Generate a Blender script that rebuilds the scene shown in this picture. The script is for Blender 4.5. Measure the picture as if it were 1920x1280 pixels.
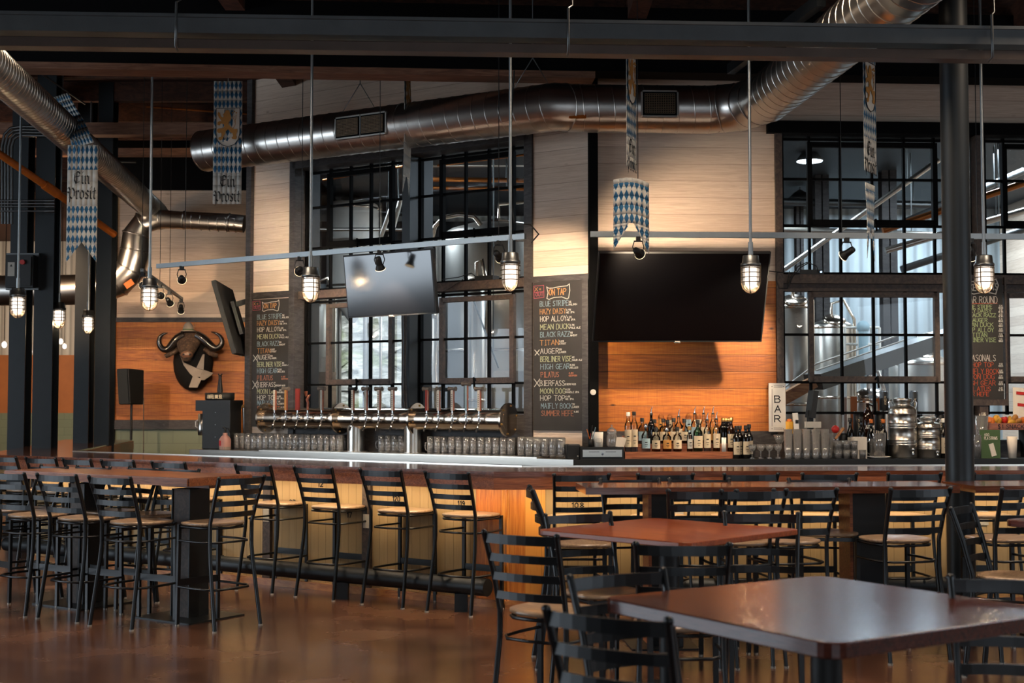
import bpy, math, random
from math import sin, cos, tan, pi, radians as R
from mathutils import Vector, Matrix
from mathutils.geometry import tessellate_polygon
for o in list(bpy.data.objects): bpy.data.objects.remove(o)
S = bpy.context.scene
COL = S.collection
rnd = random.Random(7)

# ---------------------------------------------------------------- camera, sky, exposure
F = 2500.0; CAMH = 1.62; PITCH = math.atan(115/F)
cam = bpy.data.cameras.new('camera'); camo = bpy.data.objects.new('camera', cam); COL.objects.link(camo)
cam.lens = 36*F/1920; cam.sensor_width = 36; cam.clip_end = 300
camo.location = (0, 0, CAMH); camo.rotation_euler = (pi/2+PITCH, 0, 0)
cam.dof.use_dof = True; cam.dof.focus_distance = 12.0; cam.dof.aperture_fstop = 3.2
S.camera = camo
W = bpy.data.worlds.new('sky'); S.world = W; W.use_nodes = True
bg = W.node_tree.nodes['Background']; bg.inputs[0].default_value = (.55, .68, .85, 1); bg.inputs[1].default_value = .10
vs = S.view_settings; vs.view_transform = 'Standard'; vs.look = 'None'; vs.gamma = 1; vs.use_curve_mapping = False
vs.exposure = 0.0
def light(kind, name, loc, energy, color, target=None, size=None, sizey=None, spot=None, blend=.4, radius=.05, spread=None):
    l = bpy.data.lights.new(name, kind); l.energy = energy; l.color = color
    if kind == 'AREA':
        l.shape = 'RECTANGLE'; l.size = size; l.size_y = sizey or size
        if spread: l.spread = R(spread)
    elif kind == 'SPOT': l.spot_size = R(spot); l.spot_blend = blend; l.shadow_soft_size = radius
    elif kind == 'POINT': l.shadow_soft_size = radius
    o = bpy.data.objects.new(name, l); COL.objects.link(o); o.location = loc
    if target is not None:
        d = Vector(target)-Vector(loc); o.rotation_euler = d.to_track_quat('-Z', 'Y').to_euler()
    return o
sun = light('SUN', 'sun', (0, 10, 30), 13.0, (1, .98, .95), target=(1.5, 16, 20)); sun.data.angle = R(8)
DAY = (.76, .88, 1.0)
light('AREA', 'daylight_left_windows', (-13.2, 7.0, 2.4), 560, DAY, (0, 8.5, 1.2), 9, 3.2)
light('AREA', 'daylight_back_windows', (1.5, -7.2, 2.6), 200, DAY, (0.5, 12, 1.4), 9, 2.6)
light('AREA', 'daylight_right_windows', (8.6, 5.0, 2.2), 110, DAY, (1, 8, 1.0), 5, 2.4)
# brewhouse lights overhead
for bx, by, be in ((-2.5, 18.5, 230), (3.0, 17.5, 190), (7.5, 18.5, 260), (1.0, 22.0, 220), (7.0, 23.0, 230)):
    light('AREA', 'brewhouse_ceiling_light', (bx, by, 5.1), be, (.78, .9, 1.0), (bx, by, 0), 2.2, 1.2)
light('POINT', 'left_bay_fill', (-6.2, 17.6, 3.9), 45, (1, .7, .45), radius=.1)  # added warm fill for the beams and ceiling deck of the left bay
light('AREA', 'far_room_light', (-10.5, 28, 4.2), 330, (1, .8, .6), (-10.5, 31, .8), 3, 3)
WARM = (1.0, .74, .48)

# ---------------------------------------------------------------- picture geometry helpers
CP, SP = cos(PITCH), sin(PITCH)
def ray(px, py):
    x = (px-960)/F; z = (640-py)/F
    return Vector((x, CP-z*SP, SP+z*CP))
def P(px, py, h=None, Y=None):
    r = ray(px, py); t = (h-CAMH)/r.z if h is not None else Y/r.y
    return Vector((r.x*t, r.y*t, CAMH+r.z*t))
class Fr:
    def __init__(s, o, rot):
        s.o = Vector((o[0], o[1], 0)); s.rot = R(rot); s.c, s.s = cos(s.rot), sin(s.rot)
    def w(s, lx, ly, h=0): return Vector((s.o.x+lx*s.c-ly*s.s, s.o.y+lx*s.s+ly*s.c, h))
    def px(s, px, py, ly=0):
        r = ray(px, py); n = Vector((-s.s, s.c)); q = Vector((s.o.x, s.o.y))+n*ly
        t = n.dot(q)/(n.x*r.x+n.y*r.y)
        p = Vector((r.x*t, r.y*t, CAMH+r.z*t)); d = Vector((p.x-s.o.x, p.y-s.o.y))
        return d.x*s.c+d.y*s.s, p.z
    def lx(s, px, ly=0, py=640): return s.px(px, py, ly)[0]

# ---------------------------------------------------------------- mesh builder
class MB:
    def __init__(s): s.v = []; s.f = []; s.sm = []; s.uv = None; s.M = None
    def add(s, vs, fs, smooth=False):
        b = len(s.v)
        if s.M is not None: vs = [s.M @ Vector(v) for v in vs]
        s.v += [tuple(v) for v in vs]; s.f += [tuple(b+i for i in f) for f in fs]; s.sm += [smooth]*len(fs); return s
    def box(s, c, d, rz=0, M=None):
        x, y, z = d[0]/2, d[1]/2, d[2]/2; m = Matrix.Translation(c)@Matrix.Rotation(rz, 4, 'Z')
        if M is not None: m = Matrix.Translation(c)@M
        v = [m@Vector((a*x, b*y, e*z)) for a in (-1, 1) for b in (-1, 1) for e in (-1, 1)]
        return s.add(v, [(0, 1, 3, 2), (4, 6, 7, 5), (0, 4, 5, 1), (2, 3, 7, 6), (0, 2, 6, 4), (1, 5, 7, 3)])
    def b2(s, x0, x1, y0, y1, z0, z1): return s.box(((x0+x1)/2, (y0+y1)/2, (z0+z1)/2), (abs(x1-x0), abs(y1-y0), abs(z1-z0)))
    def bar(s, p, q, w, h, up=(0, 0, 1)):
        p, q = Vector(p), Vector(q); d = (q-p).normalized(); u = Vector(up)
        if abs(d.dot(u)) > .99: u = Vector((0, 1, 0))
        a = d.cross(u).normalized(); b = a.cross(d)
        v = [e+a*i*w/2+b*j*h/2 for e in (p, q) for i, j in ((-1, -1), (1, -1), (1, 1), (-1, 1))]
        return s.add(v, [(3, 2, 1, 0), (4, 5, 6, 7), (0, 1, 5, 4), (1, 2, 6, 5), (2, 3, 7, 6), (3, 0, 4, 7)])
    def tube(s, pts, r, n=8, cap=True, ry=None, smooth=True, closed=False):
        pts = [Vector(p) for p in pts]; N = len(pts); rs = r if isinstance(r, (list, tuple)) else [r]*N
        vs = []; prev = None
        for i, p in enumerate(pts):
            if closed: d = (pts[(i+1) % N]-pts[i-1]).normalized()
            else: d = (pts[min(i+1, N-1)]-pts[max(i-1, 0)]).normalized()
            if prev is None:
                u = Vector((0, 0, 1)) if abs(d.z) < .9 else Vector((1, 0, 0))
                a = d.cross(u).normalized()
            else: a = (prev-d*prev.dot(d)).normalized()
            prev = a; b = d.cross(a)
            for k in range(n):
                t = 2*pi*k/n; vs.append(p+a*cos(t)*rs[i]+b*sin(t)*(ry*rs[i]/max(rs[i], 1e-6) if ry else rs[i]))
        fs = [(i*n+k, i*n+(k+1) % n, (i+1)*n+(k+1) % n, (i+1)*n+k) for i in range(N-1) for k in range(n)]
        if closed: fs += [((N-1)*n+k, (N-1)*n+(k+1) % n, (k+1) % n, k) for k in range(n)]
        s.add(vs, fs, smooth)
        if cap and not closed: s.add(vs, [tuple(range(n-1, -1, -1)), tuple((N-1)*n+k for k in range(n))]) if s.M is None else s._caps(vs, n, N)
        return s
    def _caps(s, vs, n, N): return s.add(vs, [tuple(range(n-1, -1, -1)), tuple((N-1)*n+k for k in range(n))])
    def lathe(s, prof, n=16, c=(0, 0, 0), axis=None, smooth=True):
        M = Matrix.Translation(c)
        if axis is not None: M = M@Vector((0, 0, 1)).rotation_difference(Vector(axis)).to_matrix().to_4x4()
        vs = [M@Vector((r*cos(2*pi*k/n), r*sin(2*pi*k/n), z)) for r, z in prof for k in range(n)]
        fs = [(i*n+k, i*n+(k+1) % n, (i+1)*n+(k+1) % n, (i+1)*n+k) for i in range(len(prof)-1) for k in range(n)]
        return s.add(vs, fs, smooth)
    def cyl(s, c, r, h, n=20, axis=None):
        s.lathe([(r, 0), (r, h)], n, c, axis)
        M = Matrix.Translation(c)
        if axis is not None: M = M@Vector((0, 0, 1)).rotation_difference(Vector(axis)).to_matrix().to_4x4()
        for z, o in ((0, -1), (h, 1)):
            v = [M@Vector((r*cos(2*pi*k/n), r*sin(2*pi*k/n), z)) for k in range(n)]
            s.add(v, [tuple(range(n))[::o]])
        return s
    def poly(s, pts, z0, z1):      # xy polygon extruded in z
        n = len(pts)
        ar = sum(pts[i][0]*pts[(i+1) % n][1]-pts[(i+1) % n][0]*pts[i][1] for i in range(n))
        if ar < 0: pts = pts[::-1]
        tri = tessellate_polygon([[Vector((p[0], p[1], 0)) for p in pts]])
        vs = [(p[0], p[1], z0) for p in pts]+[(p[0], p[1], z1) for p in pts]
        fs = []
        for a, b, c in tri:
            A, B, Cc = pts[a], pts[b], pts[c]
            if (B[0]-A[0])*(Cc[1]-A[1])-(B[1]-A[1])*(Cc[0]-A[0]) < 0: a, c = c, a
            fs += [(a+n, b+n, c+n), (c, b, a)]
        fs += [(i, (i+1) % n, (i+1) % n+n, i+n) for i in range(n)]
        return s.add(vs, fs)
    def sphere(s, c, r, n=14, m=9, sc=(1, 1, 1)):
        vs = [Vector((c[0]+r*sc[0]*sin(pi*j/m)*cos(2*pi*k/n), c[1]+r*sc[1]*sin(pi*j/m)*sin(2*pi*k/n), c[2]+r*sc[2]*cos(pi*j/m))) for j in range(m+1) for k in range(n)]
        return s.add(vs, [(j*n+k, (j+1)*n+k, (j+1)*n+(k+1) % n, j*n+(k+1) % n) for j in range(m) for k in range(n)], True)
    def mesh(s, name, mat):
        me = bpy.data.meshes.new(name); me.from_pydata(s.v, [], s.f)
        me.polygons.foreach_set('use_smooth', s.sm)
        if s.uv:
            ul = me.uv_layers.new(name='UVMap'); d = []
            for l in me.loops: d += list(s.uv[l.vertex_index])
            ul.data.foreach_set('uv', d)
        me.materials.append(mat); me.update(); return me
def link(name, data, parent=None, loc=(0, 0, 0), rz=0):
    o = bpy.data.objects.new(name, data); COL.objects.link(o); o.location = loc; o.rotation_euler = (0, 0, rz)
    if parent is not None: o.parent = parent
    return o
def bevel(o, w=.004, seg=2):
    m = o.modifiers.new('bevel', 'BEVEL'); m.width = w; m.segments = seg; m.limit_method = 'ANGLE'; m.angle_limit = R(40); return o
def tag(o, label, cat, group=None):
    o['label'] = label; o['category'] = cat
    if group: o['group'] = group
    return o
def thing(name, label, cat, loc=(0, 0, 0), rz=0, group=None):
    return tag(link(name, None, None, loc, rz), label, cat, group)
def part(name, mb, mat, parent, label=None):
    o = link(name, mb.mesh(name, mat), parent)
    if label: o['label'] = label
    return o
def solo(name, mb, mat, label, cat, loc=(0, 0, 0), rz=0, group=None):
    return tag(link(name, mb.mesh(name, mat), None, loc, rz), label, cat, group)
def struct(name, mb, mat, loc=(0, 0, 0), rz=0, parent=None):
    o = link(name, mb.mesh(name, mat), parent, loc, rz)
    if parent is None: o['kind'] = 'structure'
    return o
def kids(o): return [c for c in bpy.data.objects if c.parent == o]
TREES = {}
def dup(root, loc, rz, label=None, group=None):
    if root.name not in TREES: TREES[root.name] = [(c, kids(c)) for c in kids(root)]
    r = root.copy(); COL.objects.link(r); r.location = loc; r.rotation_euler = (0, 0, rz)
    if label: r['label'] = label
    if group: r['group'] = group
    for c, gs in TREES[root.name]:
        d = c.copy(); COL.objects.link(d); d.parent = r
        for g in gs: e = g.copy(); COL.objects.link(e); e.parent = d
    return r
ORD = ['first', 'second', 'third', 'fourth', 'fifth', 'sixth', 'seventh', 'eighth', 'ninth', 'tenth', 'eleventh', 'twelfth', 'thirteenth', 'fourteenth']

# ---------------------------------------------------------------- materials
def lin(h):
    h = h.lstrip('#'); c = [int(h[i:i+2], 16)/255 for i in (0, 2, 4)]
    return tuple(x/12.92 if x <= .04045 else ((x+.055)/1.055)**2.4 for x in c)+(1,)
class NT:
    def __init__(s, name):
        s.m = bpy.data.materials.new(name); s.m.use_nodes = True; s.t = s.m.node_tree
        s.b = s.t.nodes['Principled BSDF']; s.out = s.t.nodes['Material Output']
    def n(s, ty, **kw):
        nd = s.t.nodes.new(ty)
        for k, v in kw.items():
            if k.startswith('_'): setattr(nd, k[1:], v)
            else:
                key = int(k[1:]) if k[0] == 'i' and k[1:].isdigit() else k.replace('__', ' ')
                if hasattr(v, 'links') or isinstance(v, bpy.types.NodeSocket): s.t.links.new(v, nd.inputs[key])
                else: nd.inputs[key].default_value = v
        return nd
    def math(s, op, a, b=0.0, c=0.0):
        return s.n('ShaderNodeMath', _operation=op, i0=a, i1=b, i2=c).outputs[0]
    def obj(s, scale=(1, 1, 1), loc=(0, 0, 0)):
        tc = s.n('ShaderNodeTexCoord'); mp = s.n('ShaderNodeMapping', Vector=tc.outputs['Object'], Scale=scale, Location=loc); return mp.outputs[0]
    def noise(s, v, scale, detail=4, rough=.55, dist=0):
        return s.n('ShaderNodeTexNoise', Vector=v, Scale=scale, Detail=detail, Roughness=rough, Distortion=dist).outputs[0]
    def ramp(s, f, stops):
        nd = s.n('ShaderNodeValToRGB', Fac=f); e = nd.color_ramp.elements
        while len(e) < len(stops): e.new(.5)
        for k, (p, c) in enumerate(stops): e[k].position = p; e[k].color = lin(c) if isinstance(c, str) else (c, c, c, 1)
        return nd.outputs[0]
    def mix(s, f, a, b, mode='MIX'):
        nd = s.n('ShaderNodeMix', _data_type='RGBA', _blend_type=mode)
        for i, v in ((0, f), (6, a), (7, b)):
            if isinstance(v, bpy.types.NodeSocket): s.t.links.new(v, nd.inputs[i])
            else: nd.inputs[i].default_value = v
        return nd.outputs[2]
    def set(s, **kw):
        for k, v in kw.items():
            k = {'base': 'Base Color', 'rough': 'Roughness', 'metal': 'Metallic', 'normal': 'Normal', 'coat': 'Coat Weight', 'coatr': 'Coat Roughness', 'spec': 'Specular IOR Level', 'em': 'Emission Color', 'ems': 'Emission Strength'}[k]
            if isinstance(v, bpy.types.NodeSocket): s.t.links.new(v, s.b.inputs[k])
            else: s.b.inputs[k].default_value = v
        return s
    def bump(s, h, strength=.3, dist=.01):
        return s.n('ShaderNodeBump', Strength=strength, Distance=dist, Height=h).outputs[0]
def plain(name, hexc, rough=.5, metal=0, var=.12, scale=9, spec=.5, bump=0):
    t = NT(name); v = t.obj(); f = t.noise(v, scale); c = lin(hexc)
    d = tuple(x*(1-var*2) for x in c[:3])+(1,); l = tuple(min(1, x*(1+var)) for x in c[:3])+(1,)
    t.set(base=t.mix(f, d, l), rough=rough, metal=metal, spec=spec)
    if bump: t.set(normal=t.bump(t.noise(v, scale*6), bump, .004))
    return t.m
def boards(name, pitch, cols, groove='#1a0d06', axis='Z', saw=0, rough=.6, knots=0, off=0.0, gw=.03, grain=1.0, coat=0, wv=.45):
    """boards lying across one axis of the object, each with its own tone, grain, knots, saw marks"""
    t = NT(name); v = t.obj(); sep = t.n('ShaderNodeSeparateXYZ', Vector=v); ax = sep.outputs[axis]
    u = t.math('DIVIDE', t.math('ADD', ax, off), pitch); i = t.math('FLOOR', u); fr = t.math('FRACT', u)
    wn = t.n('ShaderNodeTexWhiteNoise', _noise_dimensions='1D', W=i).outputs[0]
    other = 'X' if axis != 'X' else 'Z'
    sc = {'Z': (1.2, 1, 22), 'X': (22, 1, 1.2), 'Y': (1.2, 22, 1)}[axis]
    shift = t.n('ShaderNodeCombineXYZ', X=t.math('MULTIPLY', wn, 37.0), Y=t.math('MULTIPLY', wn, 11.0), Z=0.0)
    vv = t.n('ShaderNodeVectorMath', _operation='ADD', i0=v, i1=shift.outputs[0]).outputs[0]
    g = t.noise(t.n('ShaderNodeMapping', Vector=vv, Scale=sc).outputs[0], 2.2, 6, .6, 1.2)
    base = t.ramp(t.math('ADD', t.math('MULTIPLY', g, .6*grain), t.math('MULTIPLY', wn, wv)), [(.25, cols[0]), (.5, cols[1]), (.8, cols[2])])
    col = base
    if knots:
        kn = t.n('ShaderNodeTexVoronoi', Vector=t.n('ShaderNodeMapping', Vector=vv, Scale=(2.0, 1, 4.0)).outputs[0], Scale=1.0).outputs['Distance']
        k = t.ramp(kn, [(.02, 1.0), (.075, 0.0)]); col = t.mix(t.math('MULTIPLY', k, knots), col, lin(groove))
    if saw:
        sw = t.noise(t.n('ShaderNodeMapping', Vector=vv, Scale=(95, 1, 1.5) if axis == 'Z' else (1.5, 1, 95)).outputs[0], 1.0, 2)
        ms = t.noise(vv, 2.5, 2)
        col = t.mix(t.math('MULTIPLY', t.ramp(sw, [(.42, 0.0), (.62, 1.0)]), t.math('MULTIPLY', ms, saw)), col, lin(cols[0]))
    e = t.ramp(t.math('MINIMUM', fr, t.math('SUBTRACT', 1.0, fr)), [(0.0, 1.0), (gw, 0.0)])
    col = t.mix(t.math('MULTIPLY', e, .85), col, lin(groove))
    t.set(base=col, rough=rough, normal=t.bump(t.math('SUBTRACT', t.math('MULTIPLY', g, .35), e), .35, .006), coat=coat)
    return t.m
def wood(name, cols, sc=(1.5, 22, 22), rough=.35, coat=0.0, coatr=.1, bump=.08, s0=2.0, strip=None):
    t = NT(name); v = t.obj(sc); g = t.noise(v, s0, 6, .6, 1.5); col = t.ramp(g, [(.3, cols[0]), (.5, cols[1]), (.72, cols[2])])
    if strip:
        sep = t.n('ShaderNodeSeparateXYZ', Vector=t.obj()); u = t.math('FLOOR', t.math('DIVIDE', sep.outputs['Y'], strip))
        wn = t.n('ShaderNodeTexWhiteNoise', _noise_dimensions='1D', W=u).outputs[0]
        col = t.mix(t.math('MULTIPLY', wn, .55), col, lin(cols[0]))
    t.set(base=col, rough=rough, coat=coat, coatr=coatr, normal=t.bump(g, bump, .003)); return t.m
def metal(name, hexc, rough=.25, scale=(1, 1, 1), ns=6, rv=.15, metallic=1.0, bump=.05):
    t = NT(name); g = t.noise(t.obj(scale), ns, 5); c = lin(hexc)
    t.set(base=t.mix(g, tuple(x*.8 for x in c[:3])+(1,), c), metal=metallic, rough=t.math('ADD', t.math('MULTIPLY', g, rv), rough-rv/2), normal=t.bump(g, bump, .004)); return t.m
def glassy(name, tint=(1, 1, 1, 1), refl=1.0, rough=.02, op=0.0, opc=(.8, .8, .8, 1)):
    t = NT(name); tr = t.n('ShaderNodeBsdfTransparent', Color=tint); gl = t.n('ShaderNodeBsdfGlossy', Roughness=rough)
    lw = t.n('ShaderNodeFresnel', IOR=1.5).outputs[0]
    g = t.noise(t.obj(), 3.0, 2)
    m = t.n('ShaderNodeMixShader', Fac=t.math('MULTIPLY', lw, t.math('ADD', refl-.1, t.math('MULTIPLY', g, .2)))); t.t.links.new(tr.outputs[0], m.inputs[1]); t.t.links.new(gl.outputs[0], m.inputs[2]); s = m.outputs[0]
    if op:
        df = t.n('ShaderNodeBsdfDiffuse', Color=opc); m2 = t.n('ShaderNodeMixShader', Fac=op); t.t.links.new(s, m2.inputs[1]); t.t.links.new(df.outputs[0], m2.inputs[2]); s = m2.outputs[0]
    t.t.links.new(s, t.out.inputs['Surface']); return t.m
def glow(name, col, st):
    t = NT(name); g = t.noise(t.obj(), 30, 2); t.set(base=(.9, .85, .8, 1), em=col, ems=t.math('ADD', st*.85, t.math('MULTIPLY', g, st*.3)), rough=.3); return t.m

M = {}
M['black'] = plain('black_powder_coat', '#0b0f12', .34, 0, .1, 20)
M['seat'] = wood('seat_veneer', ['#7d6450', '#a08468', '#bfa284'], (2, 14, 14), .3, .4, .15)
M['bartop'] = wood('bar_top_wood', ['#442214', '#6c3a22', '#8a5236'], (1.3, 16, 16), .22, .8, .09, strip=.14)
M['apron'] = wood('apron_oak', ['#582c16', '#864a28', '#a4643a'], (1.3, 26, 26), .45, .15, .2, .2)
M['tabletop'] = wood('table_top_wood', ['#3a1912', '#502419', '#643022'], (1.2, 18, 18), .25, .5, .14, .03)
M['tableorange'] = wood('orange_table_wood', ['#6a2a10', '#8c3f18', '#a45022'], (1.2, 18, 18), .3, .6, .2, .03)
M['rustic'] = wood('rustic_hightop_wood', ['#4a2716', '#7c4528', '#a06a48'], (1.2, 14, 14), .35, .4, .15, .15, strip=.16)
M['white_boards'] = boards('whitewashed_boards', .169, ['#bba592', '#d8c4b0', '#e4d2c0'], '#6b543f', 'Z', 0, .7, .45, .05, .018, .9, wv=.2)
M['orange_boards'] = boards('amber_rough_sawn_boards', .169, ['#6e340e', '#a85e1a', '#cc8430'], '#240e05', 'Z', .38, .55, .9, .1, .024, 1.3, wv=.18)
M['cream_boards'] = boards('cream_painted_wainscot', .085, ['#a3895f', '#bca278', '#c8b08a'], '#4a3716', 'X', 0, .65, .25, 0, .03, .6, wv=.12)
M['pine_boards'] = boards('stained_pine_boards', .13, ['#8e4414', '#c47426', '#e09a44'], '#4a1c08', 'X', 0, .4, .7, 0, .012, 1.5)
M['trim'] = wood('charcoal_trim', ['#221f1e', '#34302f', '#454140'], (3, 3, 12), .6, 0, .1, .2)
M['trim_brown'] = wood('brown_trim', ['#2a2320', '#40342d', '#54453b'], (8, 8, 8), .6, 0, .1, .2)
M['steel_black'] = plain('black_steel_section', '#1b2023', .45, .3, .15, 6, .5, .1)
M['trough'] = plain('grey_painted_trough', '#56595a', .5, .2, .2, 5, .5, .1); M['rail_brown'] = plain('rust_brown_rail', '#5e5048', .45, .5, .2, 4)
M['void_black'] = plain('black_painted_steel', '#030304', .8, 0, .1, 6, .12)
M['galv'] = metal('galvanised_duct', '#c4c0ba', .3, (1, 1, 1), 3, .12, 1, .012)
M['galv_rail'] = metal('galvanised_rail', '#9aa0a2', .42, (1, 1, 1), 20, .15)
M['conduit'] = metal('grey_conduit', '#6c6e6e', .4, (1, 1, 1), 20, .15)
M['steel'] = metal('brushed_steel', '#d2ccc2', .3, (1, 30, 30), 4, .12)
M['steel_pol'] = metal('polished_steel', '#e6d6c4', .2, (1, 1, 1), 5, .06)
M['chrome'] = metal('chrome', '#d9d9d9', .1, (1, 1, 1), 8, .05, 1, .01)
M['copper'] = metal('copper_pipe', '#b06a35', .4, (1, 1, 1), 9, .2)
M['gasket'] = plain('orange_gas_pipe', '#c4661c', .5, .2, .25, 14)
M['clearglass'] = glassy('clear_glass', (.93, .95, .95, 1), 1.3)
M['mugglass'] = glassy('mug_glass', (.985, .985, .98, 1), 3.2, .12, .09, (.95, .92, .88, 1))
M['pintglass'] = glassy('pint_glass', (.98, .98, .97, 1), 3.0, .1, .14, (.95, .9, .84, 1))
M['windowglass'] = glassy('window_glass', (.93, .96, .98, 1), .4, .01)
M['darkglass'] = glassy('dark_bottle_glass', (.04, .03, .02, 1), 1.6, .04, .35, (.006, .005, .004, 1))
M['amber'] = glassy('amber_spirit', (.75, .3, .06, 1), 1.2, .04, .15, (.4, .12, .02, 1))
M['brownglass'] = glassy('brown_glass', (.15, .05, .01, 1), 1.6, .04, .35, (.03, .01, .004, 1))
M['green_glass'] = glassy('green_glass', (.3, .45, .3, 1), 1.3, .04)
M['paper'] = plain('paper', '#cfc6b8', .8, 0, .06)
M['label_cream'] = plain('cream_label', '#bfae92', .7); M['label_blue'] = plain('blue_label', '#8fa9b2', .7); M['label_orange'] = plain('orange_label', '#b8803c', .7)
M['label_red'] = plain('red_label', '#8e2a1c', .7); M['label_grey'] = plain('grey_label', '#a8a49a', .7)
M['ink'] = plain('black_ink', '#0b0b0c', .7)
M['chalkboard'] = plain('chalkboard', '#2b2826', .75, 0, .3, 5)
M['cmu'] = None
M['plastic'] = plain('black_plastic', '#070808', .55); M['screen_matte'] = plain('dark_screen', '#020203', .22, 0, .1, 3, .35); M['screen'] = plain('glossy_screen', '#030304', .12, 0, .1, 3, 1.0)
M['speaker_grey'] = plain('speaker_grille', '#2c3032', .7, 0, .2, 60)
M['brass'] = metal('brass', '#b08c54', .3)
M['red'] = plain('red_plastic', '#b02018', .4); M['yellow'] = plain('yellow_plastic', '#c8932a', .5); M['green'] = plain('green_card', '#3d5630', .7)
M['pinkish'] = plain('pink_plastic', '#b8867a', .5); M['white'] = plain('white_plastic', '#d8d2c8', .5, 0, .05); M['cloth'] = plain('white_cloth', '#93867a', .85, 0, .12)
M['bulb'] = glow('lamp_glow', (1, .92, .85, 1), 2.6)
M['lampglass'] = glassy('lamp_glass', (1, .96, .9, 1), .8, .05, .22, (1, .9, .75, 1))
M['reflector'] = glow('spot_lamp_glow', (1, .75, .45, 1), 3.0)
M['highbay'] = glow('high_bay_glow', (.85, .94, 1, 1), 6.0)
M['straw'] = plain('paper_straws', '#b5aa98', .8, 0, .2, 60)
M['woodlight'] = wood('turned_wood', ['#7c4a28', '#a06a3c', '#b88450'], (3, 3, 10)); M['handle_wood'] = wood('tap_handle_wood', ['#6c3018', '#8e4826', '#a86038'], (9, 9, 3))
M['hammer'] = plain('tarnished_hammer_metal', '#6e6258', .5, .4, .3, 30); M['hammer_dark'] = plain('black_hammer_metal', '#1a1a1a', .5, .3)
M['mesh_black'] = plain('grille_bars', '#6b5a48', .5, .8, .2, 30)
for nm, c in (('blue', '#7d97a5'), ('orange', '#b88450'), ('white', '#c0bcb4'), ('green', '#a8ad88'), ('red', '#a86a50'), ('pink', '#a04a58'), ('lime', '#8c9c72'), ('vermilion', '#b04e2e')):
    M['chalk_'+nm] = plain('chalk_'+nm, c, .9, 0, .3, 80)
def cmu(name, hexc):
    t = NT(name); v = t.obj(); sep = t.n('ShaderNodeSeparateXYZ', Vector=v)
    c2 = t.n('ShaderNodeCombineXYZ', X=sep.outputs['X'], Y=sep.outputs['Z'], Z=0.0)
    br = t.n('ShaderNodeTexBrick', Vector=c2.outputs[0], Scale=1.0); br.inputs['Brick Width'].default_value = .4; br.inputs['Row Height'].default_value = .2; br.inputs['Mortar Size'].default_value = .004
    c = lin(hexc); br.inputs['Color1'].default_value = c; br.inputs['Color2'].default_value = tuple(x*.92 for x in c[:3])+(1,); br.inputs['Mortar'].default_value = tuple(x*.6 for x in c[:3])+(1,)
    t.set(base=br.outputs[0], rough=.6, normal=t.bump(br.outputs['Fac'], -.3, .004)); return t.m
M['cmu'] = cmu('sage_green_block', '#6f7862')
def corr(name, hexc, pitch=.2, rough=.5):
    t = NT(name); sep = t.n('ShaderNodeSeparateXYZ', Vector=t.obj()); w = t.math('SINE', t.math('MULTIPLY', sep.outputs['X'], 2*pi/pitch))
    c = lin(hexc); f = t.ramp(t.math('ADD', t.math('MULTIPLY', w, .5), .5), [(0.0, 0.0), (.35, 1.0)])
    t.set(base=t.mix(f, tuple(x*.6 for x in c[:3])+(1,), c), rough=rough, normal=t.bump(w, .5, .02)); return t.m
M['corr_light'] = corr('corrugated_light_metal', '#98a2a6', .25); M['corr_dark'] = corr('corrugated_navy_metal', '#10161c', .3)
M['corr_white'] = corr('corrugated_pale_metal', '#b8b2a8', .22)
def floor_mat():
    t = NT('stained_concrete'); v = t.obj(); a = t.noise(v, 1.3, 8, .58, .15); b = t.noise(v, 6, 6, .65)
    f = t.math('ADD', t.math('MULTIPLY', a, .75), t.math('MULTIPLY', b, .3))
    col = t.ramp(f, [(.28, '#35211a'), (.5, '#523526'), (.74, '#74503b')])
    t.set(base=col, rough=t.math('ADD', .10, t.math('MULTIPLY', a, .3)), coat=.3, coatr=.14); return t.m
M['floor'] = floor_mat()
def deck_mat():
    t = NT('ceiling_deck'); v = t.obj(); sep = t.n('ShaderNodeSeparateXYZ', Vector=v); fr = t.math('FRACT', t.math('DIVIDE', sep.outputs['Y'], .14))
    g = t.noise(t.obj((1, 9, 1)), 2, 5); col = t.ramp(g, [(.3, '#27140c'), (.6, '#4a281a')])
    e = t.ramp(fr, [(0.0, 1.0), (.1, 0.0)]); t.set(base=t.mix(e, col, lin('#0c0604')), rough=.8); return t.m
M['deck'] = deck_mat(); M['joist'] = wood('ceiling_joist', ['#2a160e', '#482818', '#5c3826'], (3, 3, 8), .8)
M['beam_wood'] = wood('lumber_beam', ['#5a3826', '#76503a', '#8c6850'], (1.2, 12, 12), .7)
def brick_rock():
    t = NT('rock_cliff'); a = t.noise(t.obj((1, 1, 3)), 1.6, 8, .7, .8); g = t.noise(t.obj((.5, .5, .7)), 1.1, 5)
    col = t.ramp(a, [(.35, '#3a3e3b'), (.5, '#808480'), (.62, '#b4b7b3')]); gr = t.ramp(g, [(.52, 0.0), (.6, 1.0)])
    t.set(base=t.mix(t.math('MULTIPLY', gr, .6), col, lin('#5b6b3a')), rough=.9, normal=t.bump(a, .8, .2)); return t.m
M['rock'] = brick_rock()

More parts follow.
